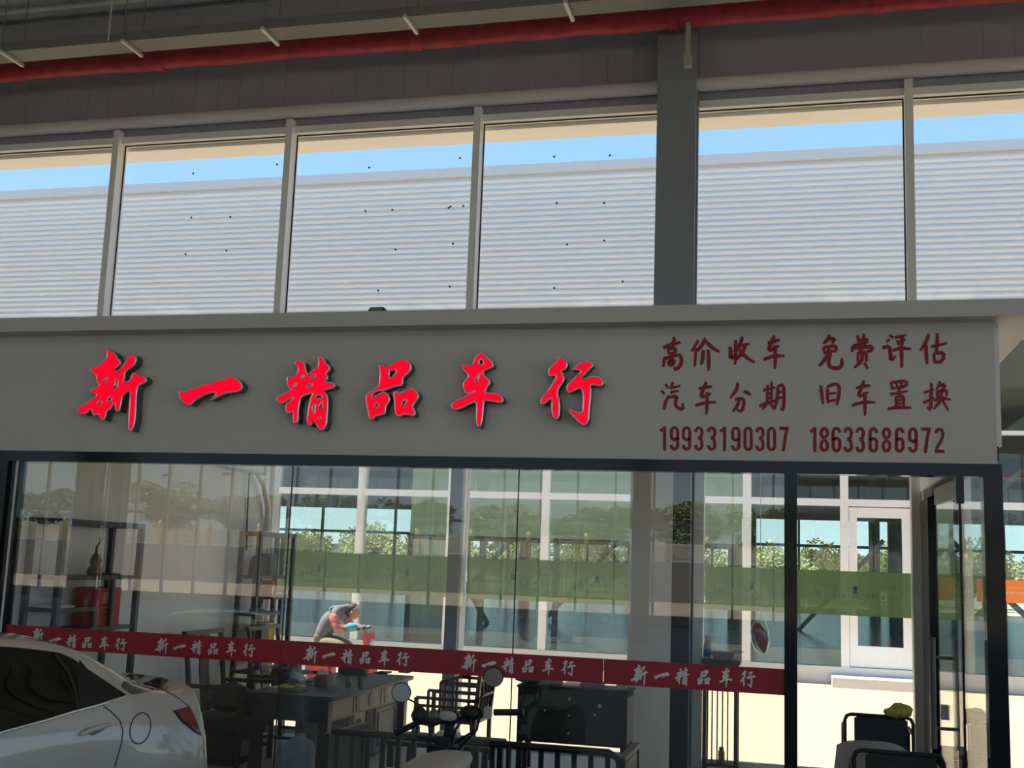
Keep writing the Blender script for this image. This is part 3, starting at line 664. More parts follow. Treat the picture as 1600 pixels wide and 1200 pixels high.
# ------------------------------------------------------------------ the white car parked with its tail to the glass
CX, CY, CT = -4.55, 7.80, 4.21
CF = Vector((math.cos(CT), math.sin(CT), 0)); CLF = Vector((-CF.y, CF.x, 0)); SL, SW, SZ = .62, .85, 1.09
def cmap(a, b, z):
    l = SL*a if a < 1.9 else SL*1.9+(a-1.9)
    return Vector((CX, CY, 0)) + CF*l + CLF*(b*SW) + Vector((0, 0, z*SZ))
ST = [
 (-.02, [(.50,.30),(.56,.42),(.57,.52),(.55,.60),(.50,.66),(.44,.70),(.26,.72),(0,.725)]),
 (.04, [(.66,.24),(.73,.43),(.745,.56),(.71,.70),(.64,.80),(.55,.86),(.30,.88),(0,.885)]),
 (.11, [(.72,.23),(.79,.44),(.805,.62),(.76,.80),(.69,.92),(.57,1.0),(.31,1.02),(0,1.025)]),
 (.18, [(.75,.22),(.82,.45),(.835,.65),(.79,.85),(.71,.98),(.585,1.075),(.31,1.10),(0,1.105)]),
 (.25, [(.78,.22),(.845,.45),(.86,.66),(.81,.87),(.73,.99),(.60,1.06),(.32,1.075),(0,1.08)]),
 (.55, [(.83,.22),(.885,.45),(.90,.68),(.855,.90),(.76,1.0),(.62,1.065),(.33,1.08),(0,1.085)]),
 (.85, [(.845,.22),(.90,.45),(.91,.70),(.865,.93),(.76,1.03),(.62,1.11),(.34,1.14),(0,1.15)]),
 (1.15, [(.845,.22),(.90,.45),(.91,.70),(.87,.945),(.745,1.10),(.61,1.20),(.34,1.235),(0,1.245)]),
 (1.5, [(.845,.22),(.90,.45),(.905,.70),(.87,.945),(.715,1.17),(.585,1.30),(.34,1.335),(0,1.345)]),
 (1.9, [(.845,.22),(.90,.45),(.905,.70),(.87,.94),(.695,1.20),(.565,1.355),(.33,1.395),(0,1.405)]),
 (2.4, [(.845,.22),(.90,.45),(.905,.70),(.87,.935),(.69,1.21),(.565,1.385),(.33,1.425),(0,1.435)]),
 (2.9, [(.845,.22),(.90,.45),(.905,.70),(.87,.93),(.69,1.19),(.56,1.355),(.33,1.40),(0,1.41)]),
 (3.4, [(.84,.22),(.90,.45),(.90,.70),(.86,.92),(.72,1.09),(.60,1.18),(.34,1.21),(0,1.22)]),
 (3.8, [(.84,.22),(.89,.45),(.89,.68),(.85,.90),(.75,.96),(.62,.99),(.34,1.01),(0,1.02)]),
 (4.3, [(.80,.22),(.86,.42),(.86,.62),(.80,.80),(.72,.86),(.60,.89),(.34,.91),(0,.92)]),
 (4.58, [(.70,.24),(.76,.42),(.76,.58),(.70,.72),(.62,.77),(.5,.79),(.3,.80),(0,.80)]),
 (4.66, [(.5,.30),(.56,.42),(.56,.55),(.52,.66),(.46,.70),(.38,.72),(.2,.73),(0,.73)]),
]
def cr(p0, p1, p2, p3, t):
    return .5*((2*p1)+(-p0+p2)*t+(2*p0-5*p1+4*p2-p3)*t*t+(-p0+3*p1-3*p2+p3)*t**3)
def csurf():
    rows = []
    for a, pr in ST:
        full = [(-b, z) for b, z in pr] + [(b, z) for b, z in reversed(pr[:-1])]
        q = []
        for i in range(len(full)-1):
            P = [full[max(0, i-1)], full[i], full[i+1], full[min(len(full)-1, i+2)]]
            for s_ in range(5):
                t = s_/5; q.append((cr(*[p[0] for p in P], t), cr(*[p[1] for p in P], t)))
        q.append(full[-1]); rows.append((a, q))
    out = []
    for i in range(len(rows)-1):
        Q = [rows[max(0, i-1)], rows[i], rows[i+1], rows[min(len(rows)-1, i+2)]]
        for s_ in range(6):
            t = s_/6
            out.append([cmap(Q[1][0]*(1-t)+Q[2][0]*t, cr(*[Q[k][1][j][0] for k in range(4)], t), cr(*[Q[k][1][j][1] for k in range(4)], t)) for j in range(len(rows[0][1]))])
    out.append([cmap(rows[-1][0], b, z) for b, z in rows[-1][1]])
    return out
g = csurf(); nr, nc = len(g), len(g[0])
cb = MB().add([p for r_ in g for p in r_], [(i*nc+j, i*nc+j+1, (i+1)*nc+j+1, (i+1)*nc+j) for i in range(nr-1) for j in range(nc-1)], True)
cb.add(g[0], [tuple(range(nc))]).add(g[-1], [tuple(range(nc))])
bv = BVHTree.FromPolygons([Vector(v) for v in cb.v], cb.f)
car = thing('car', 'white sedan parked at lower left with its tail against the shop glass', 'car', (CX, CY, 0))
cb.build('body', m_car, car)
def on_car(px, py, off=.004):
    d = ray(px, py); h = bv.ray_cast(CAMP, d)
    if h[0] is None:
        # slide to the nearest point of the body beside the line of sight
        q = CAMP + d*6.3; h = bv.find_nearest(q)
    n = h[1] if h[1].dot(d) < 0 else -h[1]
    return h[0] + n*off
def patch(poly, m, name, off=.004, nx=26, ny=10, parent=None):
    xs_ = [p[0] for p in poly]; a, b = min(xs_)+.3, max(xs_)-.3; vs = []
    for i in range(nx+1):
        x = a+(b-a)*i/nx; ys = []
        for k in range(len(poly)):
            p, q = poly[k], poly[(k+1) % len(poly)]
            if (p[0]-x)*(q[0]-x) <= 0 and p[0] != q[0]: ys.append(p[1]+(q[1]-p[1])*(x-p[0])/(q[0]-p[0]))
        y0, y1 = min(ys), max(ys)
        for j in range(ny+1): vs.append(on_car(x, y0+(y1-y0)*j/ny, off))
    n = ny+1
    return MB().add(vs, [(i*n+j, i*n+j+1, (i+1)*n+j+1, (i+1)*n+j) for i in range(nx) for j in range(ny)], True).build(name, m, parent or car)
def line_on(pts, r_, m, name, parent=None, sub=6, off=.002):
    q = []
    for p, k in zip(pts[:-1], pts[1:]):
        for i in range(sub): q.append(on_car(p[0]+(k[0]-p[0])*i/sub, p[1]+(k[1]-p[1])*i/sub, off))
    q.append(on_car(*pts[-1], off)); return MB().tube(q, r_, 6).build(name, m, parent or car)
WIN = [(-70,1010),(0,1013),(32,1015),(57,1018),(91,1022),(112,1031),(138,1049),(170,1070),(196,1086),(176,1092),(157,1099),(119,1109),(74,1123),(0,1143),(-70,1163)]
sw_ = patch(WIN, m_glassd, 'side_window', .006)
patch([(x, y+(-2.5 if i in (0,1,2,3,4,5,6,7) else 0)) for i, (x, y) in enumerate(WIN)], m_gasket, 'window_surround', .003)
patch([(122,1030),(138,1049),(170,1071),(190,1086),(176,1091),(157,1098),(126,1107),(120,1073)], m_gasket, 'quarter_panel_glass', .009)
line_on([(-70,1006),(0,1013.5),(57,1018),(84,1024),(104,1048),(115,1073),(121,1107)][3:], .011, m_gasket, 'window_divider', off=.008)
line_on([(-70,1165),(0,1145),(74,1125),(119,1111),(157,1101),(180,1094),(196,1088)], .009, m_chrome, 'chrome_strip')
patch([(188,1072),(203,1048),(236,1053),(264,1063),(250,1076),(206,1087)], m_glassr, 'rear_window', .004, 14, 8)
line_on([(161,1103),(176,1114),(187,1126),(192,1141),(190,1160),(179,1199)], .0035, m_gasket, 'door_seam')
fd = [(219+16*math.cos(t)*1-3.5*math.sin(t), 1138+24.5*math.sin(t)) for t in [2*PI*i/20 for i in range(21)]]
line_on(fd, .0035, m_gasket, 'fuel_door', sub=2)
patch([(130,1142),(150,1134),(166,1131),(162,1141),(145,1150)], m_grey, 'handle_recess', .002, 10, 4)
hp = [on_car(125,1148,.02), on_car(138,1142,.035), on_car(152,1138,.038), on_car(168,1132.5,.022)]
MB().tube(hp, [.012,.017,.017,.012], 8).build('door_handle', m_car, car)
patch([(273,1112),(295,1105),(302,1120),(313,1148),(302,1140),(285,1126)], m_lamp, 'tail_lamp', .008, 14, 6)
patch([(270,1111),(296,1104),(304,1120),(315,1150),(301,1142.5),(283,1128)], m_gasket, 'tail_lamp_surround', .004, 14, 6)
line_on([(232,1065),(256,1078),(274,1088),(296,1104)], .003, m_gasket, 'boot_seam')
for a, b in ((1.0, .80), (1.0, -.80), (3.72, .80), (3.72, -.80)):
    w = Vector((CX, CY, 0)) + CF*(SL*a if a < 1.9 else SL*1.9+a-1.9) + CLF*(b*SW); s_ = 1 if b > 0 else -1
    mb = MB(); ax = CLF*s_; c = w + Vector((0,0,.335))
    e1 = CF; e2 = Vector((0,0,1)); prof = [(.20,.0),(.30,.0),(.33,.02),(.335,.06),(.335,.15),(.32,.19),(.21,.19)]
    vs = []
    for r_, o_ in prof:
        for k in range(28): vs.append(c + (e1*math.cos(2*PI*k/28)+e2*math.sin(2*PI*k/28))*r_ + ax*(o_-.08))
    mb.add(vs, [(i*28+k, i*28+(k+1) % 28, (i+1)*28+(k+1) % 28, (i+1)*28+k) for i in range(len(prof)-1) for k in range(28)], True)
    wh = mb.build('wheel', m_rubber, car)
    mb = MB().disc(c+ax*.05, ax, .21, .02, 24)
    for k in range(5):
        t = 2*PI*k/5; mb.bar(c+ax*.08, c+ax*.10+(e1*math.cos(t)+e2*math.sin(t))*.21, .05, .03, up=ax)
    mb.build('rim', m_gal, wh)

# ------------------------------------------------------------------ pipes and tray under the roof
pipe = thing('fire_pipe', 'long red wrapped pipe running under the roof in front of the grey column', 'pipe', (-6, 12.5, 8.3))
py_ = 12.47; zt_, zb_ = atY(700, 42, py_).z, atY(700, 72, py_).z; pr_ = (zt_-zb_)/2; pz = (zt_+zb_)/2
pts = []; x = X0; rr_ = []
while x < X1:
    pts.append((x, py_, pz+random.uniform(-.012, .012))); rr_.append(pr_*random.uniform(.93, 1.06)); x += .42
MB().tube(pts, rr_, 14).build('wrapped_pipe', m_redwrap, pipe)
for x in (-8.15, -4.6, -1.5, 0.75, -11.0):
    MB().tube([(x, py_, pz), (x+.10, py_, pz)], pr_*1.16, 14).build('wrap_joint', m_redwrap, pipe)
b0 = atY(1072, 40, 12.44)
MB().box(b0.x, 12.40, pz-.52, b0.x+.05, 12.49, pz).box(b0.x-.02, 12.38, pz-.62, b0.x+.07, 12.50, pz-.50).build('pipe_bracket', m_gal, pipe)
ty0, ty1 = 11.72, 12.04; tz0 = atY(300, 55, ty0).z; tz1 = atY(300, 41, ty0).z
tray = thing('cable_tray', 'long grey cable tray hung on rods above the red wrapped pipe', 'cable tray', (-6, 11.9, tz0))
MB().box(X0, ty0, tz0, X1, ty0+.012, tz1).box(X0, ty1-.012, tz0, X1, ty1, tz1).box(X0, ty0+.012, tz0, X1, ty1-.012, tz0+.01).build('tray', m_tray, tray)
MB().box(X0, ty0-.002, tz1-.02, X1, ty0+.03, tz1+.004).build('tray_lip', m_tray, tray)
for px, py in ((5, 88), (195, 72), (413, 53), (635, 35), (885, 10)):
    x = atY(px, py, ty0).x
    MB().box(x-.02, ty0-.07, tz0-.042, x+.02, ty1+.06, tz0-.002).build('tray_strut', m_bracket, tray)
    rd = MB()
    for yy in (ty0-.04, ty1+.03): rd.tube([(x, yy, tz0-.02), (x, yy, 9.42)], .007, 6)
    rd.build('hanger_rod', m_tray, tray)
p0 = atY(175, 0, 11.2); rod = MB().tube([(p0.x, 11.2, atY(174, 62, 11.2).z), (p0.x, 11.2, 9.42)], .012, 8).build('hanging_rod', m_gal)
tag(rod, 'thin single grey rod hanging from the roof at upper left', 'rod')
fl = thing('flood_light', 'small black flood lamp on top of the shop slab', 'lamp', tuple(atY(593, 489, 8.2)))
q = atY(593, 487, 8.2); MB().rbox(q.x-.065, 8.12, 3.976, q.x+.065, 8.20, 4.035, .012).build('lamp_body', m_gasket, fl)
MB().box(q.x-.05, 8.115, 3.986, q.x+.05, 8.121, 4.025).build('lamp_lens', m_grey, fl)

# ------------------------------------------------------------------ inside the shop, left wall
ac = thing('air_conditioner', 'white wall air conditioner high on the left shop wall', 'air conditioner', (XL, 12.0, 3.03))
acz = atX(415, 741, -6.2).z
MB().rbox(XL+.005, 11.5, acz, XL+.22, 12.5, acz+.30, .03).build('housing', m_alu, ac)
MB().box(XL+.10, 11.55, acz-.012, XL+.20, 12.45, acz+.004).build('air_flap', m_pale, ac)
h = [(XL+.10, 12.40, acz+.02), (XL+.09, 12.62, acz-.12), (XL+.07, 12.80, acz-.36), (XL+.042, 12.88, acz-.60), (XL+.042, 12.88, acz-1.1), (XL+.042, 12.86, .2), (XL+.042, 12.86, .03)]
MB().tube(h, .038, 10).build('pipe_wrap', m_cream, ac)
MB().tube([(XL+.05, 12.30, acz+.05), (XL+.02, 12.38, acz-.4), (XL+.02, 12.42, acz-.9), (XL+.03, 12.40, 2.36)], .008, 6).build('power_cord', m_gasket, ac)
def rack(name, label, y0, y1, zt, boards, divs, xb=-6.36):
    t = thing(name, label, 'display rack', (-6.2, (y0+y1)/2, 0), 0)
    for x in (xb, -6.05):
        for y in (y0, y1): MB().box(x-.025, y-.025, 0, x+.025, y+.025, zt).build('post', m_wood, t)
    MB().box(xb+.025, y0-.02, zt-.05, -6.075, y0+.02, zt).box(xb+.025, y1-.02, zt-.05, -6.075, y1+.02, zt).box(xb-.02, y0+.02, zt-.05, xb+.025, y1-.02, zt).box(-6.075, y0+.02, zt-.05, -6.03, y1-.02, zt).build('top_frame', m_wood, t)
    for a, b, z in boards: MB().box(xb+.026, a, z-.035, -6.045, b, z).build('shelf', m_wood, t)
    for y, a, b, x in divs: MB().box(x-.018, y-.018, a, x+.018, y+.018, b).build('divider', m_wood, t)
    return t
rack('display_rack', 'black wooden display rack holding a red gift box, nearest the front glass', 8.50, 9.68, 2.35, [(8.44, 9.72, 1.87), (8.5, 9.08, 1.60), (8.95, 9.66, 1.42), (8.5, 9.66, .95), (8.5, 9.66, .45)], [(9.30, 1.42, 1.835, -6.06), (8.83, 1.60, 1.835, -6.30), (9.06, 1.42, 1.565, -6.06)])
rack('display_rack', 'black wooden display rack holding a green tin, in the back left corner', 12.12, 13.04, 2.36, [(12.12, 12.86, 1.86), (12.12, 12.80, 1.44), (12.55, 13.02, 1.62), (12.12, 13.0, .80), (12.12, 13.0, .35)], [(12.84, 1.86, 2.31, -6.10), (12.45, 1.44, 1.825, -6.24), (12.80, .8, 1.62, -6.06), (12.56, 1.44, 1.825, -6.22)], -6.27)
gb = thing('gift_box', 'red gift box with gold emblem on the near display rack', 'box', (-6.2, 9.3, 1.42))
MB().rbox(-6.31, 9.12, 1.42, -6.09, 9.50, 1.76, .006).build('carton', m_redbox, gb)
mb = MB().box(-6.0895, 9.22, 1.62, -6.088, 9.32, 1.72)
for i, (a, b) in enumerate(((9.20, 9.34), (9.22, 9.40), (9.22, 9.30))): mb.box(-6.0895, a, 1.585-.04*i, -6.088, b, 1.592-.04*i)
mb.box(-6.22, 9.1195, 1.60, -6.17, 9.1185, 1.68).build('gold_print', m_gold, gb)
bo = thing('bronze_ornament', 'small dark bronze gourd ornament on the near display rack', 'ornament', (-6.2, 9.25, 1.87))
MB().lathe((-6.2, 9.22, 1.87), [(.06, 0), (.075, .03), (.045, .09), (.055, .13), (.03, .18), (.012, .20)], 14).build('gourd', m_brass, bo)
MB().tube([(-6.2, 9.22, 2.06), (-6.19, 9.20, 2.12), (-6.19, 9.25, 2.17), (-6.19, 9.23, 2.20)], [.014,.01,.008,.004], 7).build('stem', m_brass, bo)
MB().rbox(-6.26, 9.36, 1.87, -6.12, 9.50, 1.89, .004).build('base', m_brass, bo)
o = MB().box(-6.30, 8.55, 1.60, -6.08, 8.80, 1.615).box(-6.28, 8.57, 1.615, -6.10, 8.78, 1.625).build('paper_stack', m_paper); tag(o, 'small stack of white papers on the near display rack', 'papers')
o = thing('storage_tin', 'dark green square tin on the back display rack', 'tin', (-6.2, 12.62, 1.86))
MB().rbox(-6.23, 12.52, 1.86, -6.09, 12.70, 2.09, .012).build('tin', m_dgreen, o); MB().rbox(-6.226, 12.525, 2.09, -6.094, 12.695, 2.115, .006).build('lid', m_dgreen, o)
MB().tube([(-6.16, 12.55, 2.11), (-6.16, 12.57, 2.19), (-6.16, 12.65, 2.19), (-6.16, 12.67, 2.11)], .005, 6).build('handle', m_gasket, o)
o = MB().prism([(-6.23, 12.25, 1.86), (-6.23, 12.47, 1.86), (-6.23, 12.45, 2.06), (-6.23, 12.34, 2.08), (-6.23, 12.27, 2.00)], (.12, 0, 0)).build('black_pouch', m_cloth_b); tag(o, 'slumped black pouch beside the green tin on the back rack', 'pouch')
o = thing('ring_ornament', 'black ring ornament on a stand on the back display rack', 'ornament', (-6.15, 12.36, 1.44))
MB().tube([(-6.15, 12.38+.13*math.cos(t), 1.63+.16*math.sin(t)) for t in [2*PI*i/24 for i in range(25)]], .010, 8).build('ring', m_gasket, o)
MB().rbox(-6.20, 12.27, 1.44, -6.10, 12.49, 1.475, .01).build('stand', m_gasket, o)
for a, b, z0, z1, lb in ((12.62, 12.70, 1.62, 1.80, 'upright red carton on the back display rack'), (12.72, 12.96, 1.62, 1.685, 'flat red carton beside the upright one on the back rack')):
    o = thing('tea_carton', lb, 'box', (-6.2, a, z0)); MB().rbox(-6.235, a, z0, -6.10, b, z1, .004).build('carton', m_redbox, o)
    MB().box(-6.0995, a+.015, z0+.012, -6.0985, b-.02, z0+(z1-z0)*.6).build('white_label', m_paper, o)
o = thing('yellow_box', 'yellow box with a black side on the back display rack', 'box', (-6.2, 12.7, .80))
MB().rbox(-6.235, 12.42, .80, -6.10, 12.78, 1.32, .006).build('carton', m_gasket, o); MB().box(-6.099, 12.54, .81, -6.096, 12.77, 1.31).build('yellow_face', m_yellow, o)

# ------------------------------------------------------------------ wooden armchairs
def armchair(label, loc, rz, group=None):
    t = thing('wooden_armchair', label, 'armchair', loc, rz, group, world=False)    # faces +X, origin on the floor under the seat
    MB().rbox(-.27, -.36, .42, .30, .36, .48, .012).build('seat', m_wood, t)
    MB().box(-.24, -.33, .34, .27, -.30, .42).box(-.24, .30, .34, .27, .33, .42).box(.25, -.30, .34, .28, .30, .42).box(-.25, -.30, .34, -.22, .30, .42).build('seat_frame', m_wood, t)
    for y in (-.36, .36):
        MB().bar((-.26, y, 0), (-.27, y, .5), .05).bar((-.27, y, .5), (-.38, y, 1.27), .04).build('leg', m_wood, t)
        MB().bar((.28, y, 0), (.28, y, .76), .045).build('leg', m_wood, t)
        MB().bar((-.31, y, .77), (.32, y, .78), .05, .04).build('armrest', m_wood, t)
        MB().bar((-.25, y, .14), (.26, y, .14), .03).build('stretcher', m_wood, t)
    MB().bar((-.385, -.40, 1.28), (-.385, .40, 1.28), .05, .045).build('top_rail', m_wood, t)
    MB().add([(-.30,-.09,.48),(-.30,.09,.48),(-.36,.09,.9),(-.36,-.09,.9),(-.38,-.09,1.26),(-.38,.09,1.26),(-.28,-.09,.48),(-.28,.09,.48),(-.34,.09,.9),(-.34,-.09,.9),(-.36,-.09,1.26),(-.36,.09,1.26)],
             [(0,1,2,3),(3,2,5,4),(6,9,8,7),(9,10,11,8),(0,3,9,6),(3,4,10,9),(1,7,8,2),(2,8,11,5),(0,6,7,1),(4,5,11,10)]).build('back_splat', m_brownwood, t)
    return t
ca = armchair('dark wooden armchair with a black bag on its seat, nearest the white car', (-5.72, 11.10, 0), 0, 'armchairs at the tea table')
cb2 = dup(ca, (-5.62, 12.28, 0), 0, 'dark wooden armchair behind the first one, near the back display rack')
o = MB().blob((-5.70, 11.02, .645), .24, .20, .145, 14, .10).blob((-5.62, 11.2, .60), .2, .16, .105, 12, .10).build('black_bag', m_leather); tag(o, 'crumpled black leather bag on the armchair nearest the white car', 'bag')
o = MB().blob((-5.66, 12.24, .765), .16, .25, .27, 14, .05).build('black_backpack', m_cloth_b); tag(o, 'rounded black backpack on the armchair near the back rack', 'backpack')
o = thing('floor_cabinet', 'low black floor box under the armchair nearest the white car', 'box', (-5.72, 11.1, 0)); MB().rbox(-5.93, 10.84, 0.0, -5.52, 11.34, .30, .01).build('box', m_gasket, o); MB().box(-5.52, 10.9, .08, -5.515, 11.28, .24).build('front_panel', m_grey, o)

# ------------------------------------------------------------------ tea table and what stands on it
tt = thing('tea_table', 'long dark tea table with pale inlaid side panels', 'table', (-4.83, 11.7, 0))
tx0, tx1, ty_0, ty_1 = -5.28, -4.38, 10.52, 12.92
MB().rbox(tx0, ty_0, .735, tx1, ty_1, .78, .008).build('tabletop', m_wood, tt)
MB().box(tx0+.06, ty_0+.05, .53, tx1-.06, ty_0+.08, .735).box(tx0+.06, ty_1-.08, .53, tx1-.06, ty_1-.05, .735).box(tx0+.06, ty_0+.08, .53, tx0+.09, ty_1-.08, .735).build('apron', m_wood, tt)
MB().box(tx1-.09, ty_0+.08, .53, tx1-.06, ty_1-.08, .735).build('side_apron', m_inlay, tt)
for x in (tx0+.09, tx1-.10):
    for y in (ty_0+.10, ty_1-.10): MB().box(x-.05, y-.05, 0, x+.05, y+.05, .735).build('leg', m_wood, tt)
mb = MB()
for y0, y1 in ((11.22, 11.27), (11.30, 11.40), (12.02, 12.10), (12.13, 12.22), (12.50, 12.56)): mb.box(tx1-.061, y0, .56, tx1-.052, y1, .71)
mb.disc((tx1-.060, 11.72, .635), (1,0,0), .075, .01, 18)
for z in (.54, .722): mb.box(tx1-.061, ty_0+.1, z, tx1-.054, ty_1-.1, z+.008)
mb.build('carved_ornament', m_brownwood, tt)
MB().box(tx0+.25, 11.20, .02, tx1-.12, 11.95, .53).build('pedestal', m_inlay, tt)
mb = MB()
for y in (11.22, 11.27, 11.32, 11.37, 11.75, 11.80, 11.85, 11.90): mb.box(tx1-.12, y, .04, tx1-.105, y+.022, .53)
mb.build('pedestal_slats', m_wood, tt)
mb = MB().tube([(tx1-.115, 11.56+.10*math.cos(t), .28+.16*math.sin(t)) for t in [PI*i/12 for i in range(13)]], .016, 6); mb.build('arch_ornament', m_brownwood, tt)
MB().rbox(tx0+.25, 12.05, .02, tx1-.12, 12.75, .50, .01).build('drawer_unit', m_grey, tt)
MB().box(tx1-.119, 12.12, .10, tx1-.108, 12.68, .13).box(tx1-.119, 12.12, .42, tx1-.108, 12.68, .45).box(tx1-.119, 12.12, .13, tx1-.108, 12.15, .42).box(tx1-.119, 12.65, .13, tx1-.108, 12.68, .42).build('drawer_trim', m_wood, tt)
def ont(px, py, z=.78): p = atZ(px, py, z); return p
o = thing('food_cover', 'clear domed cover at the near end of the tea table', 'cover', tuple(ont(470, 1071))); c = ont(470, 1070)
MB().lathe((c.x, c.y, .78), [(.12,.0),(.125,.06),(.118,.12),(.09,.18),(.045,.215),(.0,.225)], 20).build('dome', m_glass_item, o); MB().blob((c.x, c.y, 1.015), .014, .014, .016, 8).build('knob', m_glass_item, o)
o = thing('teapot', 'glass teapot of dark tea with a pale lid, beside the clear dome', 'teapot', tuple(ont(503, 1073))); c = ont(503, 1072)
MB().lathe((c.x, c.y, .78), [(.07,0),(.085,.02),(.088,.09),(.06,.12)], 18).build('pot', m_tea, o); MB().lathe((c.x, c.y, .90), [(.062,0),(.05,.03),(.015,.045),(.012,.06),(0,.065)], 16).build('lid', m_pale, o)
MB().tube([(c.x+.08, c.y, .80), (c.x+.14, c.y, .82), (c.x+.14, c.y, .88), (c.x+.08, c.y, .88)], .008, 7).build('handle', m_gasket, o)
c = ont(517, 1079); o = MB().lathe((c.x, c.y, .78), [(.0,.0),(.036,.0),(.04,.005),(.042,.16),(.039,.16),(.036,.012),(0,.010)], 18).build('drinking_glass', m_glass_item); tag(o, 'tall empty drinking glass at the corner of the tea table', 'glass')
c = ont(452, 1080); o = thing('snack_tray', 'green snack tray heaped with yellow packets on the tea table', 'tray', tuple(c))
MB().rbox(c.x-.16, c.y-.11, .78, c.x+.16, c.y+.11, .81, .012).build('tray', m_dgreen, o)
for i in range(9): MB().blob((c.x+random.uniform(-.12,.12), c.y+random.uniform(-.07,.07), .825), .04, .028, .018, 8, .1, random.uniform(0,3)).build('packet', m_greenbag, o)
c = ont(463, 1071); o = MB().rbox(c.x-.05, c.y-.18, .78, c.x+.19, c.y-.02, .795, .004).build('black_phone_case', m_gasket); o.location.z = .047; tag(o, 'flat black case lying across the snack tray on the tea table', 'case')
c = ont(431, 1080); o = MB().rbox(c.x-.05, c.y-.10, .78, c.x+.05, c.y+.12, .825, .006).build('wooden_box', m_inlay); tag(o, 'small wooden box at the left corner of the tea table', 'box')
for (px, py), lb, hh in (((544, 1075), 'small dark animal figurine on the tea table, nearer its front corner', .07), ((563, 1072), 'second dark figurine, farther along the tea table', .075)):
    c = ont(px, py); o = thing('tea_figurine', lb, 'figurine', tuple(c)); MB().blob((c.x, c.y, .78+hh*.5), .035, .03, hh*.5, 10, .08).build('body', m_brass, o); MB().blob((c.x-.01, c.y-.01, .78+hh*1.1), .022, .022, .024, 8).build('head', m_brass, o)
c = ont(552, 1053); o = MB().rbox(c.x-.16, c.y-.10, .78, c.x+.16, c.y+.10, .86, .02).blob((c.x-.1, c.y-.05, .87), .09, .06, .04, 10, .1).build('black_tea_tray', m_wood); tag(o, 'black carved tea tray at the middle of the tea table', 'tea tray')
c = ont(600, 1052); o = MB().rbox(c.x-.07, c.y-.09, .78, c.x+.07, c.y+.09, .80, .006).build('notebook', m_gasket); tag(o, 'closed black notebook lying at the far end of the tea table', 'notebook')
c = ont(635, 1051); o = MB().rbox(c.x-.09, c.y-.06, .78, c.x+.05, c.y+.06, .795, .006).tube([(c.x-.03, c.y, .79), (c.x-.03, c.y, .87)], .004, 5).tube([(c.x-.01, c.y, .79), (c.x-.01, c.y, .87)], .004, 5).build('internet_router', m_gasket); tag(o, 'black router with two upright aerials at the far end of the tea table', 'router')
o = thing('water_bottle', 'large blue water bottle with a pump standing in front of the tea table', 'water bottle', (-4.52, 10.15, 0))
wbx, wby = atZ(468, 1160, .36).x, atZ(468, 1160, .36).y; wby = 10.12; wbx = atY(468, 1160, wby).x
MB().lathe((wbx, wby, 0), [(.0,0),(.13,0),(.15,.02),(.15,.10),(.143,.12),(.15,.14),(.15,.26),(.143,.28),(.15,.30),(.15,.36),(.12,.42),(.05,.46),(.04,.50)], 24).build('bottle', m_bottle, o)
MB().lathe((wbx, wby, .50), [(.045,0),(.045,.05),(.03,.06),(.03,.10),(.0,.105)], 14).build('pump', m_gasket, o)

# ------------------------------------------------------------------ slat-back sofa, low table, cabinet, lattice chair
so = thing('slat_sofa', 'long black sofa with a slatted back standing along the front glass', 'sofa', (-2.48, 9.0, 0))
sx0, sx1, sy0, sy1 = -3.62, -1.30, 8.62, 9.40
MB().tube([(sx0+.05, sy0, .77), (sx1-.09, sy0, .77), (sx1-.02, sy0, .73), (sx1, sy0, .62), (sx1, sy0, .3)], .028, 8).build('back_rail', m_wood, so)
MB().bar((sx0, sy0, .34), (sx1, sy0, .34), .04).build('lower_rail', m_wood, so)
n = 18
for i in range(n): 
    x = sx0+.10+(sx1-sx0-.2)*i/(n-1); MB().box(x-.018, sy0-.014, .35, x+.018, sy0+.014, .76).build('back_slat', m_wood, so)
for x in (sx0, sx1):
    MB().rbox(x-.035, sy0-.03, .0, x+.035, sy0+.03, .74, .008).build('leg', m_wood, so); MB().rbox(x-.03, sy1-.06, 0, x+.03, sy1, .70, .008).build('leg', m_wood, so)
    MB().bar((x, sy0, .73), (x, sy1+.02, .72), .06, .035).build('armrest', m_wood, so); MB().box(x-.02, sy0+.05, .30, x+.02, sy1-.06, .69).build('arm_panel', m_leather, so)
MB().rbox(sx0+.06, sy0+.06, .24, sx1-.06, sy1, .40, .03).build('seat_cushion', m_pale, so)
MB().box(sx0, sy0+.03, .20, sx1, sy1-.02, .24).build('seat_frame', m_wood, so)
ct = thing('coffee_table', 'low dark coffee table between the slat sofa and the lattice chair', 'coffee table', (-3.3, 10.6, 0))
MB().rbox(-3.75, 10.3, .42, -2.75, 10.95, .46, .008).build('tabletop', m_wood, ct)
for x in (-3.70, -2.80):
    for y in (10.35, 10.90): MB().box(x-.025, y-.025, 0, x+.025, y+.025, .42).build('leg', m_wood, ct)
o = MB().rbox(-3.30, 10.45, .46, -3.10, 10.58, .55, .01).build('tissue_box', m_paper); tag(o, 'white tissue box on the low coffee table', 'tissue box')
o = MB().lathe((-3.55, 10.6, .46), [(.03,0),(.04,.01),(.04,.10),(.03,.105)], 14).build('teal_cup', m_teal); tag(o, 'small teal cup on the low coffee table', 'cup')
cbx0, cbx1, cby0, cby1 = -2.93, -1.90, 11.80, 12.25
cbx0 = atZ(806, 1072, .87).x; cbx1 = atZ(982, 1080, .87).x; cby0 = 11.78
cab = thing('sideboard', 'black sideboard seen from behind, left of the grey pillar', 'sideboard', ((cbx0+cbx1)/2, 12.0, 0))
MB().box(cbx0, cby0+.02, .32, cbx1, cby1, .85).build('body', m_wood, cab); MB().rbox(cbx0-.01, cby0, .85, cbx1+.02, cby1+.01, .88, .006).build('top', m_wood, cab)
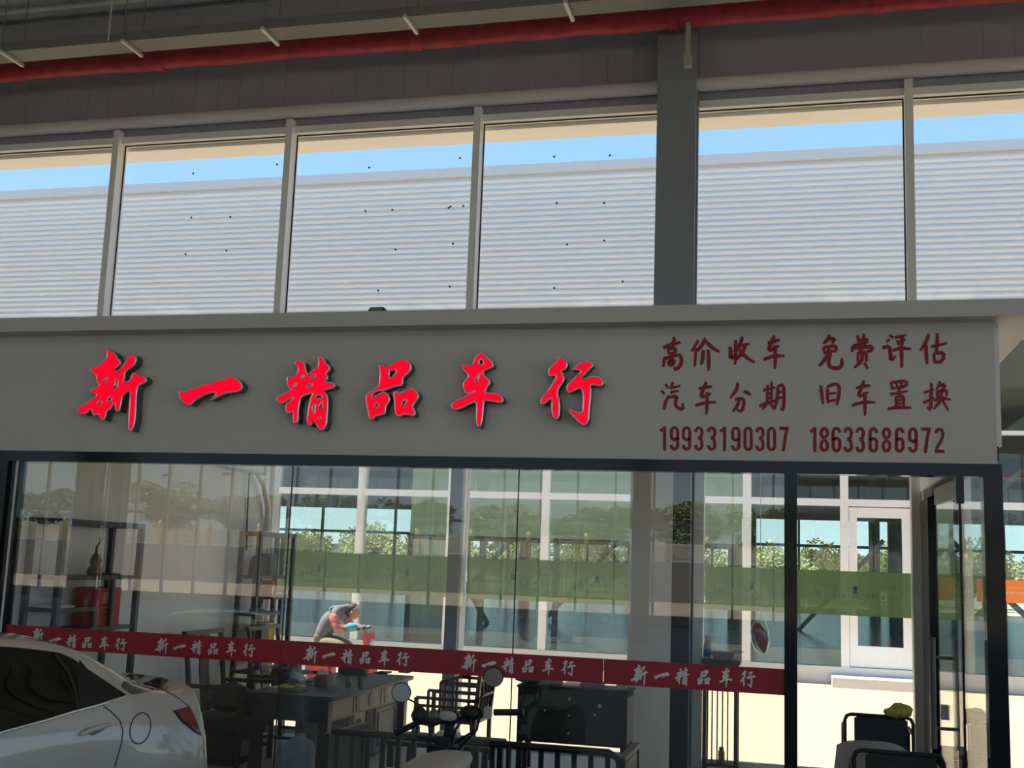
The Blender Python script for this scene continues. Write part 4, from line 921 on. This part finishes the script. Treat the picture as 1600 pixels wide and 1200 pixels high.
MB().box(cbx1, cby0+.03, .36, cbx1+.012, cby1-.03, .81).build('end_panel', m_inlay, cab)
MB().box(cbx0+.02, cby0+.012, .34, cbx1-.02, cby0+.02, .83).build('back_panel', m_gasket, cab)
for x in (cbx0+.03, cbx1-.03):
    for y in (cby0+.05, cby1-.05): MB().box(x-.03, y-.03, 0, x+.03, y+.03, .32).build('leg', m_wood, cab)
for px, py in ((851, 1110), (890, 1092), (889, 1118), (888, 1146), (929, 1117), (937, 1103)):
    q = atY(px, py, cby0+.01); MB().disc((q.x, cby0+.012, q.z), (0,-1,0), .012 if px < 935 else .02, .006, 10).build('fitting', m_bracket, cab)
for px, w, d, h_, m, nm, lb in ((826, .14, .12, .07, m_cloth_b, 'folded_cloth', 'crumpled black cloth on the left end of the sideboard'), (862, .09, .12, .05, m_grey, 'grey_tray', 'small grey tray on the sideboard beside the black cloth'), (895, .10, .13, .02, m_paper, 'paper_sheaf', 'thin sheaf of white papers on the sideboard'), (925, .11, .12, .045, m_grey, 'desk_organiser', 'low grey organiser on the sideboard, right of the papers'), (972, .05, .08, .045, m_pale, 'tissue_pack', 'pale tissue pack on the right end of the sideboard')):
    x = atY(px, 1070, cby0+.2).x; o = MB(); 
    if m is m_cloth_b: o.blob((x, cby0+.2, .88+h_*.5), w, d, h_*.55, 12, .12)
    else: o.rbox(x-w, cby0+.1, .88, x+w, cby0+.1+2*d, .88+h_, .006)
    tag(o.build(nm, m), lb, nm.split('_')[-1])
lc = thing('lattice_chair', 'dark chair with stepped lattice arms right of the tea table', 'chair', (-3.62, 12.1, 0))
for y in (11.80, 12.40):
    MB().bar((-3.32, y, 0), (-3.32, y, .5), .04).bar((-3.32, y, .5), (-3.26, y, 1.08), .04).build('leg', m_brownwood, lc)
    MB().bar((-3.96, y, 0), (-3.96, y, .68), .04).build('leg', m_brownwood, lc)
    for a, z in ((-3.96, .68), (-3.83, .76), (-3.70, .85), (-3.96, .60)):
        MB().bar((a, y, z), (-3.30, y, z), .028).build('arm_bar', m_brownwood, lc)
    for x, a, b in ((-3.83, .48, .76), (-3.70, .48, .85), (-3.56, .48, .90)): MB().bar((x, y, a), (x, y, b), .026).build('arm_post', m_brownwood, lc)
    MB().bar((-3.70, y, .85), (-3.38, y, .95), .03).build('arm_top', m_brownwood, lc)
MB().rbox(-3.97, 11.78, .44, -3.30, 12.42, .49, .01).build('seat', m_brownwood, lc)
for y in (11.97, 12.10, 12.23): MB().tube([(-3.33, y, .49), (-3.29, y, .7), (-3.30, y, .9), (-3.25, y, 1.07)], .018, 7).build('back_slat', m_brownwood, lc)
MB().bar((-3.25, 11.76, 1.09), (-3.25, 12.44, 1.09), .045).build('top_rail', m_brownwood, lc)
for z in (.72, .88): MB().bar((-3.29, 11.80, z), (-3.29, 12.40, z), .025).build('back_bar', m_brownwood, lc)

# ------------------------------------------------------------------ plant stand by the pillar
ps = thing('plant_stand', 'tall dark slatted plant stand right of the grey pillar', 'plant stand', (-.91, 12.95, 0))
px0, px1, pyf, pyb = -1.06, -.70, 12.80, 13.08
pz = atY(1130, 1031, pyf).z
MB().rbox(px0-.03, pyf-.02, pz-.05, px1+.03, pyb+.02, pz, .008).build('top', m_brownwood, ps)
MB().box(px0, pyf, pz-.13, px1, pyf+.02, pz-.05).box(px0, pyb-.02, pz-.13, px1, pyb, pz-.05).build('apron', m_brownwood, ps)
for x in (px0+.015, px1-.015):
    for y in (pyf+.02, pyb-.02): MB().box(x-.02, y-.02, 0, x+.02, y+.02, pz-.05).build('leg', m_brownwood, ps)
for k in range(4): x = px0+.095+.055*k; MB().box(x-.007, pyf+.005, .08, x+.007, pyf+.02, pz-.12).build('front_slat', m_brownwood, ps)
MB().box(px0, pyf, .05, px1, pyb, .08).build('lower_shelf', m_brownwood, ps)
o = thing('spray_bottle', 'spray bottle with a blue label on the plant stand', 'spray bottle', (px0+.03, 12.9, pz))
MB().lathe((px0+.03, 12.9, pz), [(.0,0),(.038,0),(.042,.01),(.042,.13),(.02,.18),(.018,.20)], 16).build('bottle', m_pale, o); MB().lathe((px0+.03, 12.9, pz), [(.0425,.02),(.0435,.02),(.0435,.10),(.0425,.10)], 16).build('label_wrap', m_blue, o)
MB().rbox(px0+.0, 12.885, pz+.20, px0+.07, 12.915, pz+.245, .006).box(px0+.055, 12.89, pz+.16, px0+.065, 12.91, pz+.21).build('trigger_head', m_paper, o)
o = thing('planter', 'grey rectangular planter with sprigs on the plant stand', 'planter', (px0+.21, 12.92, pz))
MB().prism([(px0+.10, 12.84, pz), (px0+.30, 12.84, pz), (px0+.33, 12.84, pz+.075), (px0+.07, 12.84, pz+.075)], (0, .16, 0)).build('pot', m_grey, o)
mb = MB()
for i in range(26):
    b = Vector((random.choice([px0+.08, px0+.12, px0+.3, px0+.34]), 12.92+random.uniform(-.06,.06), pz+.07)); d_ = Vector((random.gauss(0,.06), random.gauss(0,.03), random.uniform(0,.05)))
    mb.add([b, b+d_*.5+Vector((0,.012,.006)), b+d_, b+d_*.5-Vector((0,.012,0))], [(0,1,2,3)])
mb.build('sprigs', m_fol2, o)
o = thing('brass_jar', 'small brass jar on the bottom shelf of the plant stand', 'jar', (px0+.19, 12.9, .08))
MB().lathe((px0+.19, 12.92, .08), [(.0,0),(.035,0),(.035,.12),(.02,.13)], 14).build('jar', m_gold, o); MB().lathe((px0+.19, 12.92, .21), [(.025,0),(.025,.03),(.0,.032)], 12).build('lid', m_gasket, o)
o = thing('hanging_bag', 'clear bag with a red cloth hanging on the window right of the plant stand', 'bag', (-.45, 13.1, 1.5))
p1 = atY(1188, 968, 13.10); p2 = atY(1192, 1022, 13.10)
mb = MB(); vs = []
for z, w, c in ((.0,.02,.03),(.05,.07,.01),(.14,.10,.0),(.26,.095,-.01),(.36,.06,-.01),(.42,.02,0.0)):
    vs += [(p1.x+c+w*math.cos(2*PI*k/12), 13.10+w*.4*math.sin(2*PI*k/12)*(1+.2*math.cos(5*k)), p2.z+z+.006*math.sin(3*k)) for k in range(12)]
mb.add(vs, [(i*12+k, i*12+(k+1) % 12, (i+1)*12+(k+1) % 12, (i+1)*12+k) for i in range(5) for k in range(12)], True).build('clear_bag', m_bag, o)
mb = MB(); vs = []
for z, w, c in ((.02,.012,.045),(.08,.045,.025),(.16,.075,.01),(.25,.07,-.01),(.30,.045,-.03),(.33,.015,-.02)):
    vs += [(p1.x+c+w*math.cos(2*PI*k/12), 13.10+w*.3*math.sin(2*PI*k/12), p2.z+z+.012*math.sin(2.3*k)) for k in range(12)]
mb.add(vs, [(i*12+k, i*12+(k+1) % 12, (i+1)*12+(k+1) % 12, (i+1)*12+k) for i in range(5) for k in range(12)], True).build('red_cloth', m_redbox, o)
MB().tube([(p1.x, 13.10, p2.z+.41), (p1.x, 13.15, 4.87)], .003, 5).build('string', m_paper, o)

# ------------------------------------------------------------------ black chairs by the door
def lounge(label, x0, x1, y, group=None):
    t = thing('black_armchair', label, 'armchair', ((x0+x1)/2, y, 0), 0, group)
    MB().tube([(x0, y, 0), (x0, y, .70), (x0+.02, y, .745), (x0+.06, y, .76), (x1-.06, y, .76), (x1-.02, y, .745), (x1, y, .70), (x1, y, 0)], .018, 8).build('back_frame', m_gasket, t)
    for x in (x0, x1):
        MB().tube([(x, y, .60), (x, y+.55, .60), (x, y+.58, .57), (x, y+.58, 0)], .018, 8).build('side_frame', m_gasket, t)
    MB().rbox(x0+.09, y-.02, .36, x1-.05, y+.06, .75, .02).build('backrest', m_leather, t)
    MB().rbox(x0+.02, y+.02, .30, x1-.02, y+.56, .42, .03).build('seat_cushion', m_leather, t)
    return t
lounge('black armchair with a yellow green bag on it, farther from the doorway', .38, 1.02, 12.15, 'black armchairs by the door')
lounge('black armchair just inside the open door, in front of the grey shell chair', .37, 1.04, 9.76, 'black armchairs by the door')
o = MB().blob((.90, 12.16, .82), .13, .09, .07, 12, .16, .3).blob((.83, 12.17, .80), .09, .08, .05, 10, .16).build('lumpy_bag', m_greenbag); tag(o, 'lumpy yellow green bag on top of the farther black armchair', 'bag')
sc_ = thing('shell_chair', 'pale grey shell chair between the two black armchairs', 'chair', (.5, 10.6, 0))
vs = []; n1, n2 = 12, 8
for i in range(n1+1):
    u = -1+2*i/n1
    for j in range(n2+1):
        v = j/n2; z = .44+.30*v**1.2; yb = 10.55-.10*v+.30*u*u*(.7); vs.append((.55+.31*u*(1-.08*v), yb, z-.08*abs(u)**3*v))
mb = MB().add(vs, [(i*(n2+1)+j, (i+1)*(n2+1)+j, (i+1)*(n2+1)+j+1, i*(n2+1)+j+1) for i in range(n1) for j in range(n2)], True)
mb.add([(x, y+.025, z) for x, y, z in vs], [(i*(n2+1)+j, i*(n2+1)+j+1, (i+1)*(n2+1)+j+1, (i+1)*(n2+1)+j) for i in range(n1) for j in range(n2)], True); mb.build('shell', m_pale, sc_)
MB().blob((.55, 10.78, .43), .27, .25, .035, 14).build('seat', m_pale, sc_)
for a, b in ((.32, 10.6), (.78, 10.6), (.34, 10.98), (.76, 10.98)): MB().tube([(.55+(a-.55)*.6, 10.78+(b-10.78)*.6, .41), (a, b, 0)], .014, 7).build('leg', m_gal, sc_)

# ------------------------------------------------------------------ scooter in front of the glass
SYY = 7.35
def sp(px, py, y=SYY): return atY(px, py, y)
sct = thing('scooter', 'dark scooter with two round mirrors parked in front of the shop glass', 'scooter', (-2.25, 7.1, 0))
gL, gR, dsh = sp(618, 1146), sp(818, 1113), sp(705, 1122)
mb = MB().tube([sp(655, 1128), sp(675, 1132), dsh, sp(735, 1124), sp(765, 1113)], .016, 8); mb.build('handlebar', m_gasket, sct)
MB().tube([sp(655, 1128), gL], .021, 10).build('grip', m_gasket, sct); MB().tube([sp(772, 1113), gR], .021, 10).build('grip', m_gasket, sct)
MB().rbox(sp(757, 1108).x, SYY-.03, sp(757, 1122).z, sp(768, 1108).x, SYY+.03, sp(757, 1104).z, .008).build('switch_box', m_pale, sct)
MB().blob(sp(735, 1113), .075, .05, .045, 10, .06).build('brake_housing', m_gasket, sct); MB().blob(sp(655, 1118), .055, .05, .06, 10, .06).build('brake_housing', m_gasket, sct)
c = sp(702, 1121, SYY-.02); MB().blob(c, .07, .05, .05, 16).build('dash_housing', m_gasket, sct); MB().blob(c+Vector((0, -.035, .012)), .062, .02, .034, 14).build('dash_screen', m_pale, sct)
for px, py, st in ((627, 1082, (653, 1115)), (771, 1058, (746, 1105))):
    q = sp(px, py, SYY+.05); nrm = ((CAMP-q).normalized()+Vector((0,0,-.11 if px < 700 else -.25))).normalized()
    mm = MB().tube([sp(*st), sp(*st)+Vector((0,.04,.05)), q+Vector((0,.04,-.03))], .006, 6).build('mirror_stalk', m_gasket, sct)
    MB().disc(q-nrm*.012, nrm, .066, .012, 24).build('mirror_shell', m_gasket, mm); MB().disc(q+nrm*.0015, nrm, .060, .002, 24).build('mirror_glass', m_mirror, mm)
cab_ = MB()
for a, b, c2 in (((655,1122),(650,1150),(690,1160)), ((670,1125),(672,1150),(695,1165)), ((735,1115),(736,1145),(712,1160)), ((750,1115),(745,1140),(715,1172)), ((725,1120),(712,1140),(705,1160))):
    cab_.tube([sp(*a), sp((a[0]+b[0])/2, (a[1]+b[1])/2, SYY-.05), sp(*b, SYY-.06), sp((b[0]+c2[0])/2, (b[1]+c2[1])/2, SYY-.04), sp(*c2)], .009, 6)
cab_.build('control_cables', m_gasket, sct)
MB().tube([sp(703, 1130), sp(700, 1160), sp(700, 1220, SYY+.1), Vector((-2.27, SYY+.28, .30))], [.03,.035,.04,.03], 10).build('steering_column', m_gasket, sct)
fx_ = sp(700, 1180).x
MB().rbox(fx_-.17, SYY-.02, .32, fx_+.17, SYY+.09, .80, .04).build('leg_shield', m_gasket, sct)
MB().rbox(fx_-.10, SYY-.18, .80, fx_+.09, SYY-.04, 1.0, .05).build('hook_bag', m_navy); tag(bpy.data.objects['hook_bag'], 'navy bag hanging below the handlebar of the dark scooter', 'bag')
MB().rbox(fx_-.14, 6.45, .20, fx_+.14, SYY, .28, .03).build('footboard', m_gasket, sct)
q = sp(700, 1178, 6.75)
MB().blob((q.x, 6.55, q.z-.03), .16, .42, .045, 18, 0, 0, .8).build('seat', m_pale, sct)
MB().blob((q.x, 6.42, q.z-.31), .20, .50, .27, 16, 0, 0, .7).build('rear_body', m_gasket, sct)
for y in (7.70, 6.05):
    w = MB().tube([(fx_, y+.22*math.cos(t), .235+.22*math.sin(t)) for t in [2*PI*i/26 for i in range(27)]], .05, 8, cap=False).build('wheel', m_rubber, sct)
    MB().disc((fx_-.03, y, .235), (1,0,0), .15, .06, 18).build('rim', m_gal, w)

# ------------------------------------------------------------------ rider on a red scooter in the alley
def skin(name, vs, es, m, parent, sub=2):
    me = bpy.data.meshes.new(name); off = Vector(parent['_w']) if parent.get('_w') else Vector((0,0,0))
    me.from_pydata([tuple(Vector(v[:3])-off) for v in vs], es, []); o = bpy.data.objects.new(name, me); COL.objects.link(o)
    md = o.modifiers.new('skin', 'SKIN'); sv = me.skin_vertices[0].data
    for i, v in enumerate(vs): sv[i].radius = (v[3], v[3]) if len(v) == 4 else (v[3], v[4])
    sv[0].use_root = True; md.use_smooth_shade = True
    s2 = o.modifiers.new('sub', 'SUBSURF'); s2.levels = s2.render_levels = sub
    me.materials.append(m); o.parent = parent
    if parent.get('_w'): o['_w'] = parent['_w']
    return o
PY = 16.8
hd = atY(551, 959, PY); bx = hd.x
es_ = thing('electric_scooter', 'small red scooter ridden by the person in the alley', 'scooter', (bx-.15, PY, 0))
pe = thing('person', 'person in a grey shirt and patterned sleeves leaning over a red scooter outside', 'person', (bx-.3, PY, 0))
X_ = lambda d: bx+d
body = skin('body', [(X_(-.50), PY, .80, .15), (X_(-.44), PY, 1.0, .15), (X_(-.30), PY, 1.22, .17), (X_(-.17), PY, 1.31, .10), (X_(-.09), PY, 1.33, .055), (X_(-.02), PY, 1.34, .06),
    (X_(-.46), PY-.12, .78, .10), (X_(-.08), PY-.15, .76, .085), (X_(-.05), PY-.14, .32, .06), (X_(.05), PY-.14, .27, .04),
    (X_(-.46), PY+.12, .78, .10), (X_(-.08), PY+.15, .76, .085), (X_(-.05), PY+.14, .32, .06), (X_(.05), PY+.14, .27, .04),
    (X_(-.22), PY-.22, 1.24, .07), (X_(-.12), PY-.27, 1.02, .055), (X_(.10), PY-.24, 1.03, .042), (X_(.17), PY-.22, 1.04, .035),
    (X_(-.22), PY+.22, 1.24, .07), (X_(-.12), PY+.27, 1.02, .055), (X_(.10), PY+.24, 1.03, .042), (X_(.17), PY+.22, 1.04, .035)],
    [(0,1),(1,2),(2,3),(3,4),(4,5),(0,6),(6,7),(7,8),(8,9),(0,10),(10,11),(11,12),(12,13),(3,14),(14,15),(15,16),(16,17),(3,18),(18,19),(19,20),(20,21)], m_greycloth, pe)
hm = MB().blob((X_(.03), PY-.01, hd.z+.03), .095, .08, .115, 14, 0, 0).blob((X_(.115), PY-.03, hd.z+.01), .022, .016, .022, 8).blob((X_(.02), PY-.085, hd.z+.02), .02, .012, .03, 8)
hm.build('head', m_skin, pe)
MB().blob((X_(.0), PY, hd.z+.075), .105, .09, .085, 14, .03).blob((X_(-.05), PY, hd.z+.02), .06, .08, .08, 10, .03).build('hair', m_hair, pe)
MB().blob((X_(.105), PY-.045, hd.z+.05), .008, .012, .006, 8).blob((X_(.115), PY+.0, hd.z-.04), .010, .02, .006, 8).build('face_features', m_hair, pe)
skin('sleeve', [(X_(-.24), PY-.22, 1.25, .085), (X_(-.12), PY-.275, 1.02, .072), (X_(.06), PY-.245, 1.03, .056)], [(0,1),(1,2)], m_pattern, pe)
skin('sleeve', [(X_(-.24), PY+.22, 1.25, .085), (X_(-.12), PY+.275, 1.02, .072), (X_(.06), PY+.245, 1.03, .056)], [(0,1),(1,2)], m_pattern, pe)
skin('trousers', [(X_(-.50), PY, .80, .165), (X_(-.45), PY, .95, .16), (X_(-.46), PY-.12, .79, .115), (X_(-.08), PY-.15, .77, .095), (X_(-.05), PY-.14, .36, .07), (X_(-.46), PY+.12, .79, .115), (X_(-.08), PY+.15, .77, .095), (X_(-.05), PY+.14, .36, .07)], [(0,1),(0,2),(2,3),(3,4),(0,5),(5,6),(6,7)], m_olive, pe)
for s_ in (-1, 1):
    hb = MB().blob((X_(.19), PY+s_*.22, 1.04), .045, .022, .03, 10)
    for k in range(4): hb.tube([(X_(.20+.0), PY+s_*(.20+.012*k), 1.055), (X_(.235), PY+s_*(.20+.012*k), 1.06), (X_(.245), PY+s_*(.20+.012*k), 1.03), (X_(.225), PY+s_*(.20+.012*k), 1.015)], .008, 6)
    hb.tube([(X_(.17), PY+s_*.20, 1.03), (X_(.205), PY+s_*.19, 1.01)], .009, 6); hb.build('hand', m_skin, pe)
MB().rbox(X_(.02), PY-.34, .27-.035, X_(.10), PY-.34, .27, .01) if False else None
for s_ in (-1, 1): MB().rbox(X_(-.10), PY+s_*.14-.045, .20, X_(.16), PY+s_*.14+.045, .29, .03).build('shoe', m_gasket, pe)
MB().tube([(X_(.22), PY-.32, 1.03), (X_(.22), PY+.32, 1.03)], .014, 8).build('handlebar', m_gasket, es_)
MB().tube([(X_(.22), PY, 1.02), (X_(.36), PY, .30)], .03, 10).build('steering_column', m_gal, es_)
MB().prism([(X_(.24), PY-.20, .95), (X_(.33), PY-.17, .60), (X_(.36), PY-.12, .30), (X_(.36), PY+.12, .30), (X_(.33), PY+.17, .60), (X_(.24), PY+.20, .95)], (.05, 0, .02)).build('front_shield', m_red, es_)
MB().blob((X_(.34), PY, .80), .07, .10, .08, 12).build('headlight', m_paper, es_)
MB().rbox(X_(-.62), PY-.12, .56, X_(-.15), PY+.12, .66, .03).build('seat', m_gasket, es_); MB().rbox(X_(-.70), PY-.13, .25, X_(-.25), PY+.13, .56, .05).build('rear_body', m_red, es_); MB().rbox(X_(-.30), PY-.14, .14, X_(.30), PY+.14, .20, .02).build('footboard', m_gasket, es_)
for d_ in (.42, -.62):
    w = MB().tube([(X_(d_)+.19*math.cos(t), PY, .19+.17*math.sin(t)) for t in [2*PI*i/24 for i in range(25)]], .035, 8, cap=False).build('wheel', m_rubber, es_); MB().disc((X_(d_), PY-.02, .19), (0,1,0), .12, .04, 16).build('rim', m_gal, w)
o = MB().blob((X_(.12), PY-.30, 1.07), .10, .05, .055, 12, .08).build('wind_cloth', m_cyan); tag(o, 'bright blue cloth over the handlebar of the red scooter outside', 'cloth')

# ------------------------------------------------------------------ tidy helper tags
for o in bpy.data.objects:
    if '_w' in o: del o['_w']
